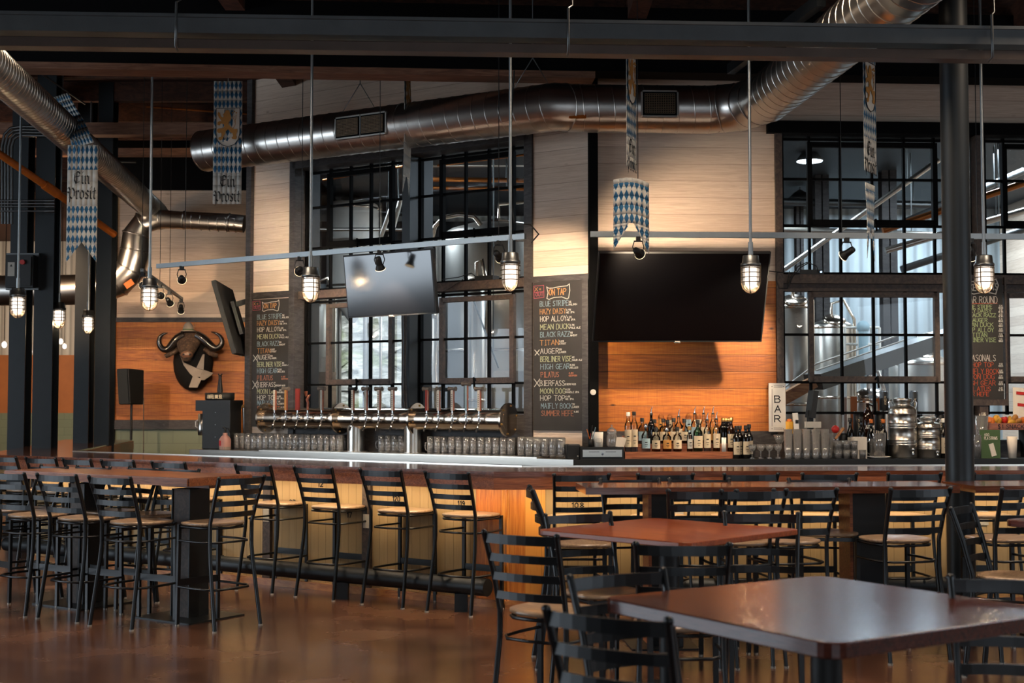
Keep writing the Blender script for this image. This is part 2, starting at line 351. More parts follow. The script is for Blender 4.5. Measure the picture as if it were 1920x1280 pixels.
# ================================================================ SETTING
C0 = P(1107, 640, Y=13.2)
WL = Fr(C0, -33); WR = Fr(C0, 3)
struct('floor', MB().b2(-18, 12, -8, 36, -.1, 0), M['floor'])
struct('ceiling', MB().b2(-18, 12, -8, 25.8, 5.75, 5.9).b2(-18, -5.2, 25.8, 34.2, 5.75, 5.9), M['deck'])
j = MB()
for k in range(22): j.b2(-18, 12, -1.6+k*.62*2, -1.5+k*.62*2, 5.5, 5.75)
struct('ceiling_brewhouse', MB().b2(-3.1, 12, 15.9, 25.7, 5.2, 5.28), plain('dark_metal_roof', '#1d242a', .6, 0, .2, 2))
struct('ceiling_joists', j, M['joist'])
for k, x in enumerate((-9.5, -6.2, -2.6, 1.2, 5.0)):
    struct('trim_%d' % (20+k), MB().b2(x-.09, x+.09, -8, 25.6, 5.3, 5.52), M['joist'])
def wallm(y0, x0, x1, h0, h1, mat, name, t=.15, rot=0): return struct(name, MB().b2(x0, x1, 0, t, h0, h1), mat, (0, y0, 0), rot)
# side walls with daylight window openings, back wall with openings
def wall_open(name, frame, L, H, openings, mat, t=.2):
    m = MB(); xs = 0
    for a, b, h0, h1 in openings:
        m.b2(xs, a, 0, t, 0, H); m.b2(a, b, 0, t, 0, h0); m.b2(a, b, 0, t, h1, H); xs = b
    m.b2(xs, L, 0, t, 0, H)
    return struct(name, m, mat, frame.o, frame.rot)
wall_open('wall_left', Fr((-14, -8), 90), 44, 6.6, [(10.5, 19.5, .7, 4.2)], M['white_boards'])
wall_open('wall_front', Fr((-14, -8), 0), 26, 6.6, [(10.5, 20, 1.2, 4.0)], M['white_boards'])
wall_open('wall_right', Fr((9.2, -8), 90), 44, 6.6, [(10, 16, .9, 3.6)], M['white_boards'])
# bull wall (back left)
BY = 20.5
bx0, bx1 = P(205, 700, Y=BY).x, P(520, 700, Y=BY).x
panx0 = P(217, 700, Y=BY).x; ph0, ph1 = P(300, 787, Y=BY).z, P(300, 604, Y=BY).z
struct('wall_back_far', MB().b2(bx0, bx1, 0, .2, ph1-.02, 4.9), M['white_boards'], (0, BY, 0))
struct('wall_back_far_base', MB().b2(bx0, bx1+1.6, 0, .2, 0, ph0+.02), M['cmu'], (0, BY, 0))
struct('wall_back_far_panel', MB().b2(panx0, bx1, -.02, .2, ph0, ph1), M['orange_boards'], (0, BY, 0))
t = MB(); t.b2(bx0, bx1, -.06, 0, ph1, ph1+.07); t.b2(bx0, bx1, -.06, 0, ph0-.14, ph0); t.b2(bx0, panx0, -.06, 0, ph0-.14, ph1+.07)
struct('trim_1', t, M['trim'], (0, BY, 0))
struct('trim_2', MB().b2(bx0-.02, bx0+.1, -.05, .2, 0, 5.4), M['void_black'], (0, BY, 0))
struct('wall_back_far_top', MB().b2(bx0, bx1, 0, .2, 4.9, 6.6), M['void_black'], (0, BY, 0))
# far room beyond the columns
wallm(34, -18, -6.6, 0, 1.36, M['cmu'], 'wall_far_room_base')
struct('wall_far_room_side', MB().b2(-6.7, -6.6, 20.9, 34, 0, 5.75), M['corr_white'])
wallm(34, -18, -6.6, 1.36, 2.84, plain('amber_painted_plywood', '#a4602c', .6, 0, .12, 3), 'wall_far_room_middle')
wallm(34, -18, -6.6, 2.84, 6.6, M['corr_white'], 'wall_far_room_top')

# angled window wall (left) : local x runs to the right, y runs back
def lx(px, ly=0, py=640): return WL.lx(px, ly, py)
xe = lx(467); x_pl = lx(549); x_pr = lx(992.5)
WT = 5.45; WTOP = 4.32; SILL = 1.5
m = MB()
m.b2(xe, x_pl, 0, .24, 0, WT); m.b2(x_pr, .02, 0, .24, 0, WT); m.b2(x_pl, x_pr, 0, .24, WTOP, WT)
struct('wall_back_left', m, M['white_boards'], WL.o, WL.rot)
struct('wall_back_left_base', MB().b2(x_pl, x_pr, 0, .24, 0, SILL), M['trim'], WL.o, WL.rot)
mpost = (lx(753), lx(765))
struct('trim_3', MB().b2(mpost[0], mpost[1], 0, .3, SILL, WTOP), M['steel_black'], WL.o, WL.rot)
t = MB()
t.b2(xe-.02, lx(474), -.05, .26, 0, WT); t.b2(lx(544), lx(554), -.03, .24, 0, WTOP+.1); t.b2(lx(985), lx(1000), -.03, .24, 0, WTOP+.1)
t.b2(xe, lx(549), -.03, 0, WL.px(510, 559)[1], WL.px(510, 547)[1]); t.b2(lx(989), 0, -.03, 0, WL.px(1050, 527)[1], WL.px(1050, 516)[1])
t.b2(lx(1094), -.01, -.03, 0, 0, WL.px(1100, 520)[1])
t.b2(x_pl, x_pr, -.03, .24, WTOP, WTOP+.1)
struct('trim_4', t, M['trim'], WL.o, WL.rot)
hb1, hb0 = WR.px(1480, 514)[1], WR.px(1480, 531)[1]
t = MB(); t.b2(x_pl, mpost[0], .04, .24, hb0, hb1); t.b2(mpost[1], x_pr, .04, .24, hb0, hb1)
struct('trim_5', t, M['trim_brown'], WL.o, WL.rot)
# corner post
struct('trim_6', MB().b2(-.02, WR.lx(1120), -.1, .2, 0, WT), M['void_black'], WR.o, WR.rot)
# straight wall (right)
rx = lambda px, ly=0, py=640: WR.lx(px, ly, py)
xb = rx(1455); xend = rx(2150); hsplit = WR.px(1447, 527)[1]
m = MB(); m.b2(rx(1118), xb, 0, .24, hsplit, WT); m.b2(xb, xend, 0, .24, WTOP+.06, WT)
struct('wall_back_right', m, M['white_boards'], WR.o, WR.rot)
struct('wall_back_right_panel', MB().b2(rx(1118), xb, -.012, .24, WR.px(1200, 810)[1], hsplit), M['orange_boards'], WR.o, WR.rot)
struct('wall_back_right_base', MB().b2(rx(1118), xend, 0, .24, 0, SILL-.25).b2(rx(1118), xb, -.02, 0, 0, WR.px(1200, 808)[1]), M['trim'], WR.o, WR.rot)
t = MB(); t.b2(xb, rx(1468), -.04, .24, 0, WTOP+.1); t.b2(rx(1832), rx(1848), -.04, .24, 0, WTOP+.1)
struct('trim_7', t, M['trim_brown'], WR.o, WR.rot)
struct('trim_8', MB().b2(rx(1440), xend, -.08, .24, WTOP, WTOP+.12), M['void_black'], WR.o, WR.rot)
t = MB(); t.b2(rx(1468), xend, -.02, .2, hb0, hb1); t.b2(rx(1468), xend, .06, .22, hb0-.07, hb0)
struct('trim_9', t, M['trim_brown'], WR.o, WR.rot)

HB = [SILL, 1.83, 2.31]
H1, H2, H3, H4 = WR.px(1480, 716)[1], WR.px(1480, 626)[1], WR.px(1480, 420)[1], WR.px(1480, 332)[1]
WIN = []
def window(n, fr, xs, sash, ly, h0=SILL):
    """industrial steel window: glazing bars, panes and two opening sashes"""
    w = link('window_%d' % n, None, None, fr.o, fr.rot); w['kind'] = 'structure'
    b = MB(); tk = .024
    for x in xs: b.b2(x-tk/2, x+tk/2, ly-.02, ly+.02, h0, WTOP)
    for h in (h0+.02, H1, H2, hb0-.03, hb1+.02, H3, H4, WTOP-.03): b.b2(xs[0], xs[-1], ly-.02, ly+.02, h-tk/2, h+tk/2)
    b.b2(xs[0]-.05, xs[0], ly-.05, ly+.05, h0, WTOP); b.b2(xs[-1], xs[-1]+.05, ly-.05, ly+.05, h0, WTOP)
    part('glazing_bars', b, M['void_black'], w)
    for (a, c, e, g) in sash:
        s = MB(); wd = .05
        s.b2(a-wd/2, a+wd/2, ly-.045, ly+.01, e, g); s.b2(c-wd/2, c+wd/2, ly-.045, ly+.01, e, g)
        s.b2(a, c, ly-.045, ly+.01, e, e+wd*1.2); s.b2(a, c, ly-.045, ly+.01, g-wd, g)
        so = part('window_sash', s, M['trim_brown'] if e < 2.5 else M['void_black'], w)
        part('sash_latch', MB().tube([((a+c)/2, ly-.05, e+.03), ((a+c)/2+.01, ly-.09, e+.06), ((a+c)/2+.02, ly-.09, e-.06)], .012, 6), M['void_black'], so)
    part('glass_pane', MB().b2(xs[0], xs[-1], ly-.003, ly+.003, h0, WTOP), M['windowglass'], w)
    return w
LY = .2
xs1 = [lx(p, LY) for p in (578, 619, 657, 695, 736)]; xs1.append(xs1[-1]+(xs1[-1]-xs1[-2])*1.02)
xs2 = [lx(p, LY) for p in (789, 831, 873.5, 917.5, 963)]; xs2.append(xs2[-1]+(xs2[-1]-xs2[-2]))
w1 = window(1, WL, xs1, [(xs1[1], xs1[4], H1, hb0-.06), (xs1[1], xs1[4], H3, WTOP-.06)], LY)
window(2, WL, xs2, [(xs2[1], xs2[4], H1, hb0-.06), (xs2[1], xs2[4], H3, WTOP-.06)], LY)
xs3 = [rx(p, .12) for p in (1469, 1519.5, 1578, 1638, 1698, 1755, 1812)]
window(3, WR, xs3, [(xs3[1], xs3[5], H1, hb0-.08), (xs3[1], xs3[5], H3, WTOP-.06)], .12)
xs4 = [rx(p, .12) for p in (1850, 1886, 1945, 2005, 2065, 2125)]
window(4, WR, xs4, [(xs4[1], xs4[4], H1, hb0-.08), (xs4[1], xs4[4], H3, WTOP-.06)], .12)
# jamb plates at the left edge of each angled window
t = MB(); t.b2(x_pl, x_pl+.03, .02, .42, SILL, WTOP)
struct('trim_10', t, M['steel_black'], WL.o, WL.rot)
struct('trim_11', MB().b2(mpost[1], mpost[1]+.02, .0, .42, SILL, WTOP).b2(mpost[0]-.03, mpost[0], .24, .42, SILL, WTOP), M['steel_black'], WL.o, WL.rot)

# brewhouse beyond the glass
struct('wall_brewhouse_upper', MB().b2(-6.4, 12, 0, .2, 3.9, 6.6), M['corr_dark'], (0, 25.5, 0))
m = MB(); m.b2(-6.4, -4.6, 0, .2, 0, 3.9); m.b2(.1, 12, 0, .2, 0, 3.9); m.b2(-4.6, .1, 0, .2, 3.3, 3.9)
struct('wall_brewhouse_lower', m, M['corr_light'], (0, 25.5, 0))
sv = Fr((-3.0, 15.95), math.degrees(math.atan2(4.5, -.9)))
struct('wall_brewhouse_side', MB().b2(0, 18.4, 0, .1, 0, 5.8), M['corr_dark'], sv.o, sv.rot)
struct('trim_12', MB().b2(-6.3, 6, -.05, 0, 5.1, 5.35), M['corr_light'], (0, 25.5, 0))
struct('wall_brewhouse_light', MB().b2(4.6, 12, -.1, .05, 0, 5.4), M['corr_light'], (0, 24.6, 0))
cl = MB(); n = 26; vs_ = []
for jj in range(n):
    for ii in range(n):
        x = -9+ii*.7; z = -1+jj*.42; vs_.append((x, 33.5+jj*.16+.7*sin(ii*1.7+jj)*cos(jj*.9+ii*.3), z))
cl.add(vs_, [(a*n+b, a*n+b+1, (a+1)*n+b+1, (a+1)*n+b) for a in range(n-1) for b in range(n-1)], True)
solo('rock_cliff', cl, M['rock'], 'grey rocky bank with patches of green plants outside the brewhouse doorway', 'rock')

def strut_h(name, mb, mat): return struct(name, mb, mat)
# ---- overhead steel: big black beam, nailer, back beams
bf = Fr((0, 12.55), 4.0)
hb = P(960, 130, Y=12.55).z
struct('trim_13', MB().b2(-8, 8, 0, .3, hb, hb+.62), M['void_black'], bf.o, bf.rot)
for k, (yy, py, th, ww) in enumerate(((16.4, 252, .15, .2), (17.8, 291, .10, .15), (19.3, 120, .3, .3))):
    z = P(300, py, Y=yy).z
    struct('trim_%d' % (14+k), MB().b2(-9, P(470, py, Y=yy).x, 0, ww, z, z+th), M['beam_wood'] if k != 2 else M['void_black'], (0, yy, 0))
struct('trim_17', MB().b2(-8, .8, .02, .28, hb-.062, hb), M['beam_wood'], bf.o, bf.rot)

# ================================================================ DUCTS, PIPES, COLUMNS
def spiral_duct(name, pts, r, label, cat='duct', seam=.14, mat='galv', dampers=(), group=None, hood=()):
    """round spiral duct: a tube with raised helical seams"""
    pts = [Vector(p) for p in pts]
    root = thing(name, label, cat, pts[0], 0, group); o = pts[0]
    part('duct_body', MB().tube([p-o for p in pts], r, 36), M[mat], root)
    s = MB(); acc = 0
    for a, b in zip(pts[:-1], pts[1:]):
        L = (b-a).length; d = (b-a)/L
        x = seam-acc if acc else 0
        while x < L:
            c = a+d*x-o
            s.lathe([(r*.99, -.006), (r+.005, -.003), (r+.005, .003), (r*.99, .006)], 32, c, (d+Vector((0, 0, .10))).normalized())
            x += seam
        acc = L-(x-seam)
    part('spiral_seam', s, M[mat], root)
    return root
dh = 4.4
A = P(384, 300, h=dh-.1); B_ = P(1045, 200, h=dh); C_ = P(1105, 197, Y=12.5); D_ = P(1330, 198, Y=12.55)
A = Vector((A.x, A.y, dh)); C_.z = dh; D_.z = dh; B_.z = dh
E1 = Vector((D_.x+.28, D_.y-.12, dh)); E2 = Vector((D_.x+.46, D_.y-.5, dh)); E3 = Vector((2.75, 7.3, dh)); E4 = Vector((3.6, 1.0, dh))
bend = [A, B_, (B_*.6+C_*.4)+Vector((0, .03, 0)), C_, D_, E1, E2, E3, E4]
ductm = spiral_duct('spiral_duct', bend, .225, 'large galvanised spiral air duct crossing above the windows and turning towards the camera', seam=.15)
def grille(px, py, wpx, fr_rot, toward):
    c = P(px, py, Y=13)
    return c
def duct_grille(root, t, a, b, L, Hh, label=None):
    """supply grille set into the duct side between points a, b"""
    p = a.lerp(b, t); d = (b-a).normalized(); n = Vector((d.y, -d.x, 0)).normalized()
    if n.y > 0: n = -n
    o = root.location; g = MB(); c = p-o+n*.232
    up = Vector((0, 0, 1)); f = MB()
    for sx in (-1, 1):
        f.bar(c+d*sx*L/2-up*Hh/2-n*.03, c+d*sx*L/2+up*Hh/2-n*.03, .03, .07, n); f.bar(c-d*L/2+up*sx*Hh/2-n*.03, c+d*L/2+up*sx*Hh/2-n*.03, .03, .07, n)
    fo = part('grille_frame', f, M['galv'], root)
    part('grille_opening', MB().bar(c-d*L/2, c+d*L/2, .012, Hh, up), M['void_black'], fo)
    for i in range(12): g.bar(c-d*(L/2-.02)+up*(-Hh/2+.02+i*(Hh-.04)/11)+n*.015, c+d*(L/2-.02)+up*(-Hh/2+.02+i*(Hh-.04)/11)+n*.015, .006, .007)
    for i in range(14): g.bar(c-up*(Hh/2-.02)+d*(-L/2+.02+i*(L-.04)/13)+n*.012, c+up*(Hh/2-.02)+d*(-L/2+.02+i*(L-.04)/13)+n*.012, .006, .007)
    part('grille_bars', g, M['mesh_black'], fo)
def tfor(px, a, b):
    best = min(range(201), key=lambda i: abs(960+F*(a.lerp(b, i/200).x/a.lerp(b, i/200).y)-px)); return best/200
duct_grille(ductm, tfor(676, A, B_), A, B_, .30, .2); duct_grille(ductm, tfor(723, A, B_), A, B_, .30, .2); duct_grille(ductm, tfor(1233, C_, D_), C_, D_, .32, .22)
lb = P(1083, 228, Y=12.27)
part('orange_sticker', MB().box(Vector((lb.x, C_.y-.205, 4.29))-ductm.location, (.16, .004, .07), 0, Matrix.Rotation(R(-28), 4, 'X')), M['gasket'], ductm, 'orange sticker')
o = ductm.location
for px in (673, 1000):
    q = A.lerp(B_, tfor(px, A, B_)); hk = MB(); hk.tube([q-o+Vector((0, 0, .5)), q-o+Vector((-.18, 0, .2)), q-o+Vector((.18, 0, .2)), q-o+Vector((0, 0, .5)), q-o+Vector((0, 0, 1.3))], .006, 5)
    part('hanger_wire', hk, M['conduit'], ductm)
# left duct running away, and the elbow duct behind it
spiral_duct('spiral_duct', [(-3.35, 3.0, dh), P(0, 138, h=dh), P(292, 398, h=dh), P(300, 410, Y=20.0)], .165, 'slim galvanised spiral duct running away from upper left to the far corner', seam=.09)
e0 = P(-60, 545, Y=18.6); Y1 = 18.8
ep = [P(x, y, Y=Y1) for x, y in ((-60, 545), (100, 544), (185, 542), (222, 528), (245, 505), (254, 470), (256, 440), (268, 418), (300, 411), (345, 413), (430, 417), (458, 420))]
er = [.215, .215, .215, .215, .215, .21, .195, .16, .135, .125, .125, .125]
er_root = thing('elbow_duct', 'galvanised elbow duct curving up behind the black columns beside the trophy wall', 'duct', ep[0])
part('duct_body', MB().tube([p-ep[0] for p in ep], er, 28), M['galv'], er_root)
for i, p in enumerate(ep[1:-1], 1):
    s_ = MB(); d = (ep[i+1]-ep[i-1]).normalized(); s_.lathe([(er[i], -.012), (er[i]+.012, -.006), (er[i]+.012, .006), (er[i], .012)], 24, p-ep[0], d); part('duct_collar', s_, M['galv'], er_root)
for i in range(7): part('duct_collar', MB().lathe([(er[-1], -.01), (er[-1]+.008, 0), (er[-1], .01)], 20, ep[-3].lerp(ep[-1], i/7)-ep[0], (1, 0, 0)), M['galv'], er_root)

stk = P(242, 532, Y=Y1-.22)-ep[0]
part('orange_sticker', MB().box(stk, (.13, .01, .09), 0, Matrix.Rotation(R(-35), 4, 'Y')), M['gasket'], er_root, 'orange sticker')

# H-section columns on the left
def hcol(px0, px1, Y, name='steel_column', label='', top=5.74, side=.2):
    x0, x1 = P(px0, 700, Y=Y).x, P(px1, 700, Y=Y).x
    r = thing(name, label, 'column', ((x0+x1)/2, Y, 0)); w = x1-x0
    m = MB(); m.b2(-w/2, w/2, -.012, .012, 0, top); m.b2(-w/2, w/2, side, side+.024, 0, top); m.b2(-.01, .01, 0, side, 0, top)
    part('column_shaft', m, M['steel_black'], r); part('base_plate', MB().b2(-w*.8, w*.8, -.1, side+.12, 0, .02), M['steel_black'], r)
    return r
hcol(16, 47, 16.2, label='black steel column at the far left behind the red-button switch box')
hcol(62, 98, 15.6, label='widest black steel column left of the orange gap, behind the second caged lamp')
hcol(139, 167, 17.6, label='black steel column behind the third caged lamp from the left')
hcol(178, 206, 17.0, label='black steel column standing next to the dark frame of the trophy wall')
# round pole at right
pl = P(1800, 900, Y=9.55)
solo('steel_pole', MB().cyl((0, 0, 0), .099, 5.6, 32), M['steel_black'], 'round dark steel pole standing in front of the bar at the right', 'pole', (pl.x, 9.55, 0))

# front steel trough beam with hangers
gf = Fr((0, 8.6), 3)
Yg = 8.6
def gz(py): return P(960, py, Y=Yg).z
r = thing('ceiling_trough', 'long grey steel trough beam hanging across the top of the room', 'beam', gf.o, gf.rot)
part('upper_channel', MB().b2(-6, 6, 0, .14, gz(70), gz(42)), M['trough'] , r)
part('top_flange', MB().b2(-6, 6, -.02, .16, gz(42), gz(36)), M['trough'], r)
part('lower_rail', MB().b2(-6, 6, .02, .14, gz(97), gz(80)), M['rail_brown'], r)
for px in (325, 1066, 1866):
    x = gf.lx(px); h = MB()
    h.tube([(x, -.03, gz(16)), (x, -.035, gz(60)), (x, -.035, gz(97)), (x, .03, gz(101))], .009, 6); h.tube([(x, -.03, gz(16)), (x+.03, 0, gz(8)), (x, 0, 5.6)], .006, 6)
    part('hanger', h, M['conduit'], r)
# slim cross beam above right, behind the duct
solo('strut_channel', MB().bar(P(1370, 130, Y=12.0), P(1540, 0, Y=9.8), .07, .09), M['steel_black'], 'thin dark strut running beside the large duct under the ceiling', 'strut')
# pipes left
gp = [P(-40, 262, Y=14.5), P(96, 355, Y=15.2), P(215, 440, Y=16)]
r = thing('gas_pipe', 'orange gas pipe sloping down behind the left banner', 'pipe', gp[0])
part('pipe_run', MB().tube([p-gp[0] for p in gp], .042, 10), M['gasket'], r); part('pipe_coupling', MB().tube([gp[1]-gp[0]-(gp[1]-gp[0]).normalized()*.1, gp[1]-gp[0]+(gp[1]-gp[0]).normalized()*.1], .055, 10), M['gasket'], r)
for k in range(4):
    pts = [P(4+k*6, 420, Y=15.4), P(4+k*6, 275, Y=15.4), P(8+k*6, 252+k*3, Y=15.4), P(20+k*5, 240+k*5, Y=15.4), P(40+k*3, 237+k*5.5, Y=15.4), P(90, 238+k*5.5, Y=15.4)]
    solo('bent_conduit', MB().tube([p-pts[0] for p in pts], .018, 8), M['conduit'], 'grey conduit bent in a quarter turn at upper left, %s counted from outside' % ORD[k], 'conduit', pts[0], 0, 'bent conduits at upper left')
    a, b = P(0, 376+k*5.5+(3 if k == 3 else 0), Y=15.3), P(103, 376+k*5.5+(3 if k == 3 else 0), Y=15.3)
    r = thing('straight_conduit', 'horizontal grey conduit above the black switch box, %s from top' % ORD[k], 'conduit', a, 0, 'horizontal conduits above the switch box')
    part('pipe_run', MB().tube([(0, 0, 0), b-a], .011, 8), M['conduit'], r); part('pipe_fitting', MB().tube([(b-a)*.82, b-a], .02, 8), M['conduit'], r)
# black switch box
c = P(36, 508, Y=15.42); sx = 52/F*15.4; sz = 62/F*15.4
r = thing('switch_box', 'black electrical switch box with a red button on the left columns', 'switch box', c)
part('enclosure', MB().box((0, .09, 0), (sx, .18, sz)), M['plastic'], r); part('enclosure_door', MB().box((0, -.01, 0), (sx*.88, .02, sz*.88)), M['plastic'], r)
part('red_button', MB().cyl((.05, -.05, .1), .028, .04, 14, (0, 1, 0)), M['red'], r, 'red button')
part('warning_label', MB().box((-.085, -.022, .02), (.08, .004, .16)), M['label_grey'], r, 'white warning label')
part('warning_triangle', MB().add([(-.1, -.026, .05), (-.07, -.026, .05), (-.085, -.026, .08)], [(0, 1, 2)]), M['ink'], r)
part('mounting_rail', MB().b2(-sx*.6, sx*.6, .1, .16, -sz/2-.02, -sz/2+.01).b2(-sx*.6, sx*.6, .1, .16, sz/2-.01, sz/2+.03), M['conduit'], r)
# round wall lamp in the far room (small, left)
# ceiling pipes and rods seen at upper left
for k, (a, b, rr, lab) in enumerate(((P(62, 128, Y=15), P(160, 195, Y=15.6), .012, 'thin rod slanting down near the top left column'),
                                     (P(180, 302, Y=17.5), P(255, 304, Y=17.5), .015, 'short horizontal pipe in the dark upper left bay'),
                                     (P(275, 200, Y=18), P(470, 214, Y=18), .014, 'thin reddish pipe under the dark ceiling left of the tall banner'))):
    solo('ceiling_pipe', MB().tube([(0, 0, 0), b-a], rr, 8), M['copper' if k == 2 else 'conduit'], lab, 'pipe', a)

# ================================================================ BAR
BH = 1.09
O = P(926, 884, h=BH)
BL = Fr(O, -33); BR = Fr(O, 3)
def fmeet(f1, d1, f2, d2):
    """plan point where line ly=d1 of f1 meets line ly=d2 of f2"""
    p, q = f1.w(0, d1), f2.w(0, d2); a = Vector((f1.c, f1.s)); b = Vector((f2.c, f2.s))
    t = ((q.x-p.x)*b.y-(q.y-p.y)*b.x)/(a.x*b.y-a.y*b.x); return p.x+a.x*t, p.y+a.y*t
IL = P(137, 846, h=BH); IR = P(248, 824, h=BH)
xy = lambda v: (v[0], v[1])
def ring(d0, d1, far=-6.35, right=5.2):
    LLo = BL.w(far, d0)
    return [xy(LLo), fmeet(BL, d0, BR, d0), xy(BR.w(right, d0)), xy(BR.w(right, d1)), fmeet(BL, d1, BR, d1)]
DEP = .84
bar = thing('bar_counter', 'long angled wooden bar counter with glossy top and lit cream front', 'bar', (0, 0, 0))
top = ring(0, DEP)+[xy(IL), xy(IR), (IR.x-1.0, IR.y+.1)]
part('bar_top', MB().poly(top, BH-.04, BH), M['bartop'], bar)
ap = MB()
far = -6.35
for fr_, a, b in ((BL, far, 0), (BR, 0, 5.2)):
    p, q = fr_.w(a, .02, BH-.085), fr_.w(b, .02, BH-.085)
    ap.bar(p, q, .035, .11)
part('apron', ap, M['apron'], bar)
part('apron_end', MB().bar(IR+Vector((0, 0, -.08)), IL+Vector((0, 0, -.08)), .04, .12).bar(IR+Vector((0, 0, -.25)), IR.lerp(IL, .45)+Vector((0, 0, -.13)), .03, .2), M['apron'], bar)
de = MB(); il = fmeet(BL, DEP, BR, DEP)
de.bar(IL+Vector((0, 0, .0)), Vector((il[0], il[1], BH)), .02, .014); de.bar(Vector((il[0], il[1], BH)), BR.w(5.2, DEP, BH), .02, .014)
part('steel_edge', de, M['steel'], bar)
PF = .30
def front(name, fr_, a, b, mat, lab=None, t=.04):
    o_ = link(name, MB().b2(a, b, 0, t, .03, BH-.1).mesh(name, mat), bar, fr_.w(0, PF), fr_.rot)
    if lab: o_['label'] = lab
    return o_
cl_ = fmeet(BL, PF, BR, PF); o1 = (Vector(cl_)-Vector((BL.w(0, PF).x, BL.w(0, PF).y))); cL = o1.x*BL.c+o1.y*BL.s
o2 = (Vector(cl_)-Vector((BR.w(0, PF).x, BR.w(0, PF).y))); cR = o2.x*BR.c+o2.y*BR.s
sL = BL.lx(893, PF); sR = BR.lx(1022, PF)
front('front_panel', BL, -5.9, sL, M['cream_boards']); front('front_panel', BR, sR, 5.2, M['cream_boards'])
front('corner_panel', BL, sL, cL+.02, M['pine_boards'], 'amber stained wood corner panel'); front('corner_panel', BR, cR-.02, sR, M['pine_boards'], 'amber stained wood corner panel')
bp = MB()
for fr_, a, b in ((BL, -5.9, cL), (BR, cR, 5.2)): bp.bar(fr_.w(a, PF-.02, .03), fr_.w(b, PF-.02, .03), .03, .06)
part('base_strip', bp, M['woodlight'], bar)
cb = [xy(BL.w(-6.0, PF+.04)), fmeet(BL, PF+.04, BR, PF+.04), xy(BR.w(5.2, PF+.04)), xy(BR.w(5.2, DEP-.08)), fmeet(BL, DEP-.08, BR, DEP-.08), (IL.x-.1, IL.y), (IR.x-.12, IR.y), (IR.x-.7, IR.y)]
part('carcass', MB().poly(cb, .02, BH-.05), M['plastic'], bar)
for px in (502, 688): x = BL.lx(px, PF-.03); link('panel_post', MB().b2(x-.045, x+.045, -.03, .0, .05, .96).mesh('panel_post', M['trim_brown']), bar, BL.w(0, PF), BL.rot)
fr1 = MB(); pe = BL.lx(915, -.01)
fr1.tube([BL.w(-5.9, -.01, .2), BL.w(pe, -.01, .2)], .068, 20)
for x in (-5, -3.2, -1.5, pe-.25): fr1.bar(BL.w(x, -.01, .14), BL.w(x, -.01, .0), .1, .1); fr1.bar(BL.w(x, -.01, .2), BL.w(x, PF, .2), .05, .05)
fr1.tube([BR.w(cR+.6, -.03, .2), BR.w(5.2, -.03, .2)], .068, 20)
part('foot_rail', fr1, M['steel_black'], bar, 'black foot rail pipe')
# outlets on the front
for px in (690, 503):
    x = BL.lx(px, PF-.03); l_ = link('outlet_cover', MB().box((x, -.036, .62), (.07, .01, .115)).mesh('outlet_cover', M['label_grey']), bar, BL.w(0, PF), BL.rot)
for px in (1270, 1575, 1838):
    x = BR.lx(px, PF); l_ = link('outlet_cover', MB().box((x, -.006, .70), (.08, .01, .13)).mesh('outlet_cover', M['label_grey']), bar, BR.w(0, PF), BR.rot)
# under-bar lighting
for fr_, a, b, e in ((BL, -5.9, -3.9, 9), (BL, -3.9, -2.0, 8.5), (BL, -2.0, -.1, 8.5), (BR, .1, 2.0, 8.5), (BR, 2.0, 4.6, 11)):
    c = fr_.w((a+b)/2, .06, BH-.15); tg = fr_.w((a+b)/2, .30, .3)
    l = light('AREA', 'under_bar_strip_light', c, e, (1, .74, .46), None, abs(b-a), .05)
    l.rotation_euler = (R(20), 0, fr_.rot)

# counters behind the bar
Q = P(1075, 861.5, h=1.08); SL = Fr(Q, -33); SR = Fr(Q, 3)
KH = 1.08
slx = SL.lx(355, 0, 850)
kc = thing('steel_counter', 'brushed steel work counter with thick edge under the tap tower', 'counter', SL.o, SL.rot)
part('counter_top', MB().b2(slx, 0, 0, .66, KH-.065, KH), M['steel'], kc)
part('drip_tray', MB().b2(SL.lx(480), SL.lx(1000), .06, .3, KH, KH+.012), M['steel'], kc, 'raised steel drip tray')
part('cabinet', MB().b2(slx+.3, -.02, .05, .64, 0, KH-.065), M['plastic'], kc)
kb = thing('back_counter', 'black back counter below the television and the right windows', 'counter', SR.o, SR.rot)
part('counter_top', MB().b2(0, 5.2, 0, .74, KH-.07, KH), M['plastic'], kb)
part('cabinet', MB().b2(0.02, 5.2, .05, .72, 0, KH-.07), M['plastic'], kb)

# ================================================================ CHAIRS AND STOOLS
def seat_mesh(w, d, th):
    """saddle seat: straight front, rounded rear, dished"""
    m = MB(); N = 9; ring_ = []
    out = []
    for k in range(28):
        a = 2*pi*k/28; x, y = cos(a), sin(a)
        ex = 3.2 if y > 0 else 2.2
        q = (abs(x)**ex+abs(y)**ex)**(1/ex); out.append((x/q*w/2, y/q*d/2))
    vs_ = []; fs_ = []
    rings = (0, .35, .65, .88, 1.0)
    for j_, s in enumerate(rings):
        for x, y in out:
            z = th-.012*max(0, 1-(s/.85)**2)-(.004 if s == 1 else 0); vs_.append((x*s, y*s, z))
    for j_ in range(len(rings)-1):
        for k in range(28): fs_.append((j_*28+k, j_*28+(k+1) % 28, (j_+1)*28+(k+1) % 28, (j_+1)*28+k)[::-1])
    b = len(vs_)
    for s, z in ((1.0, .008), (.95, 0)):
        for x, y in out: vs_.append((x*s, y*s, z))
    t_ = (len(rings)-1)*28
    for a_, b_ in ((t_, b), (b, b+28)):
        for k in range(28): fs_.append((a_+k, a_+(k+1) % 28, b_+(k+1) % 28, b_+k)[::-1])
    fs_.append(tuple(b+28+k for k in range(28))[::-1])
    return m.add(vs_, fs_, True)
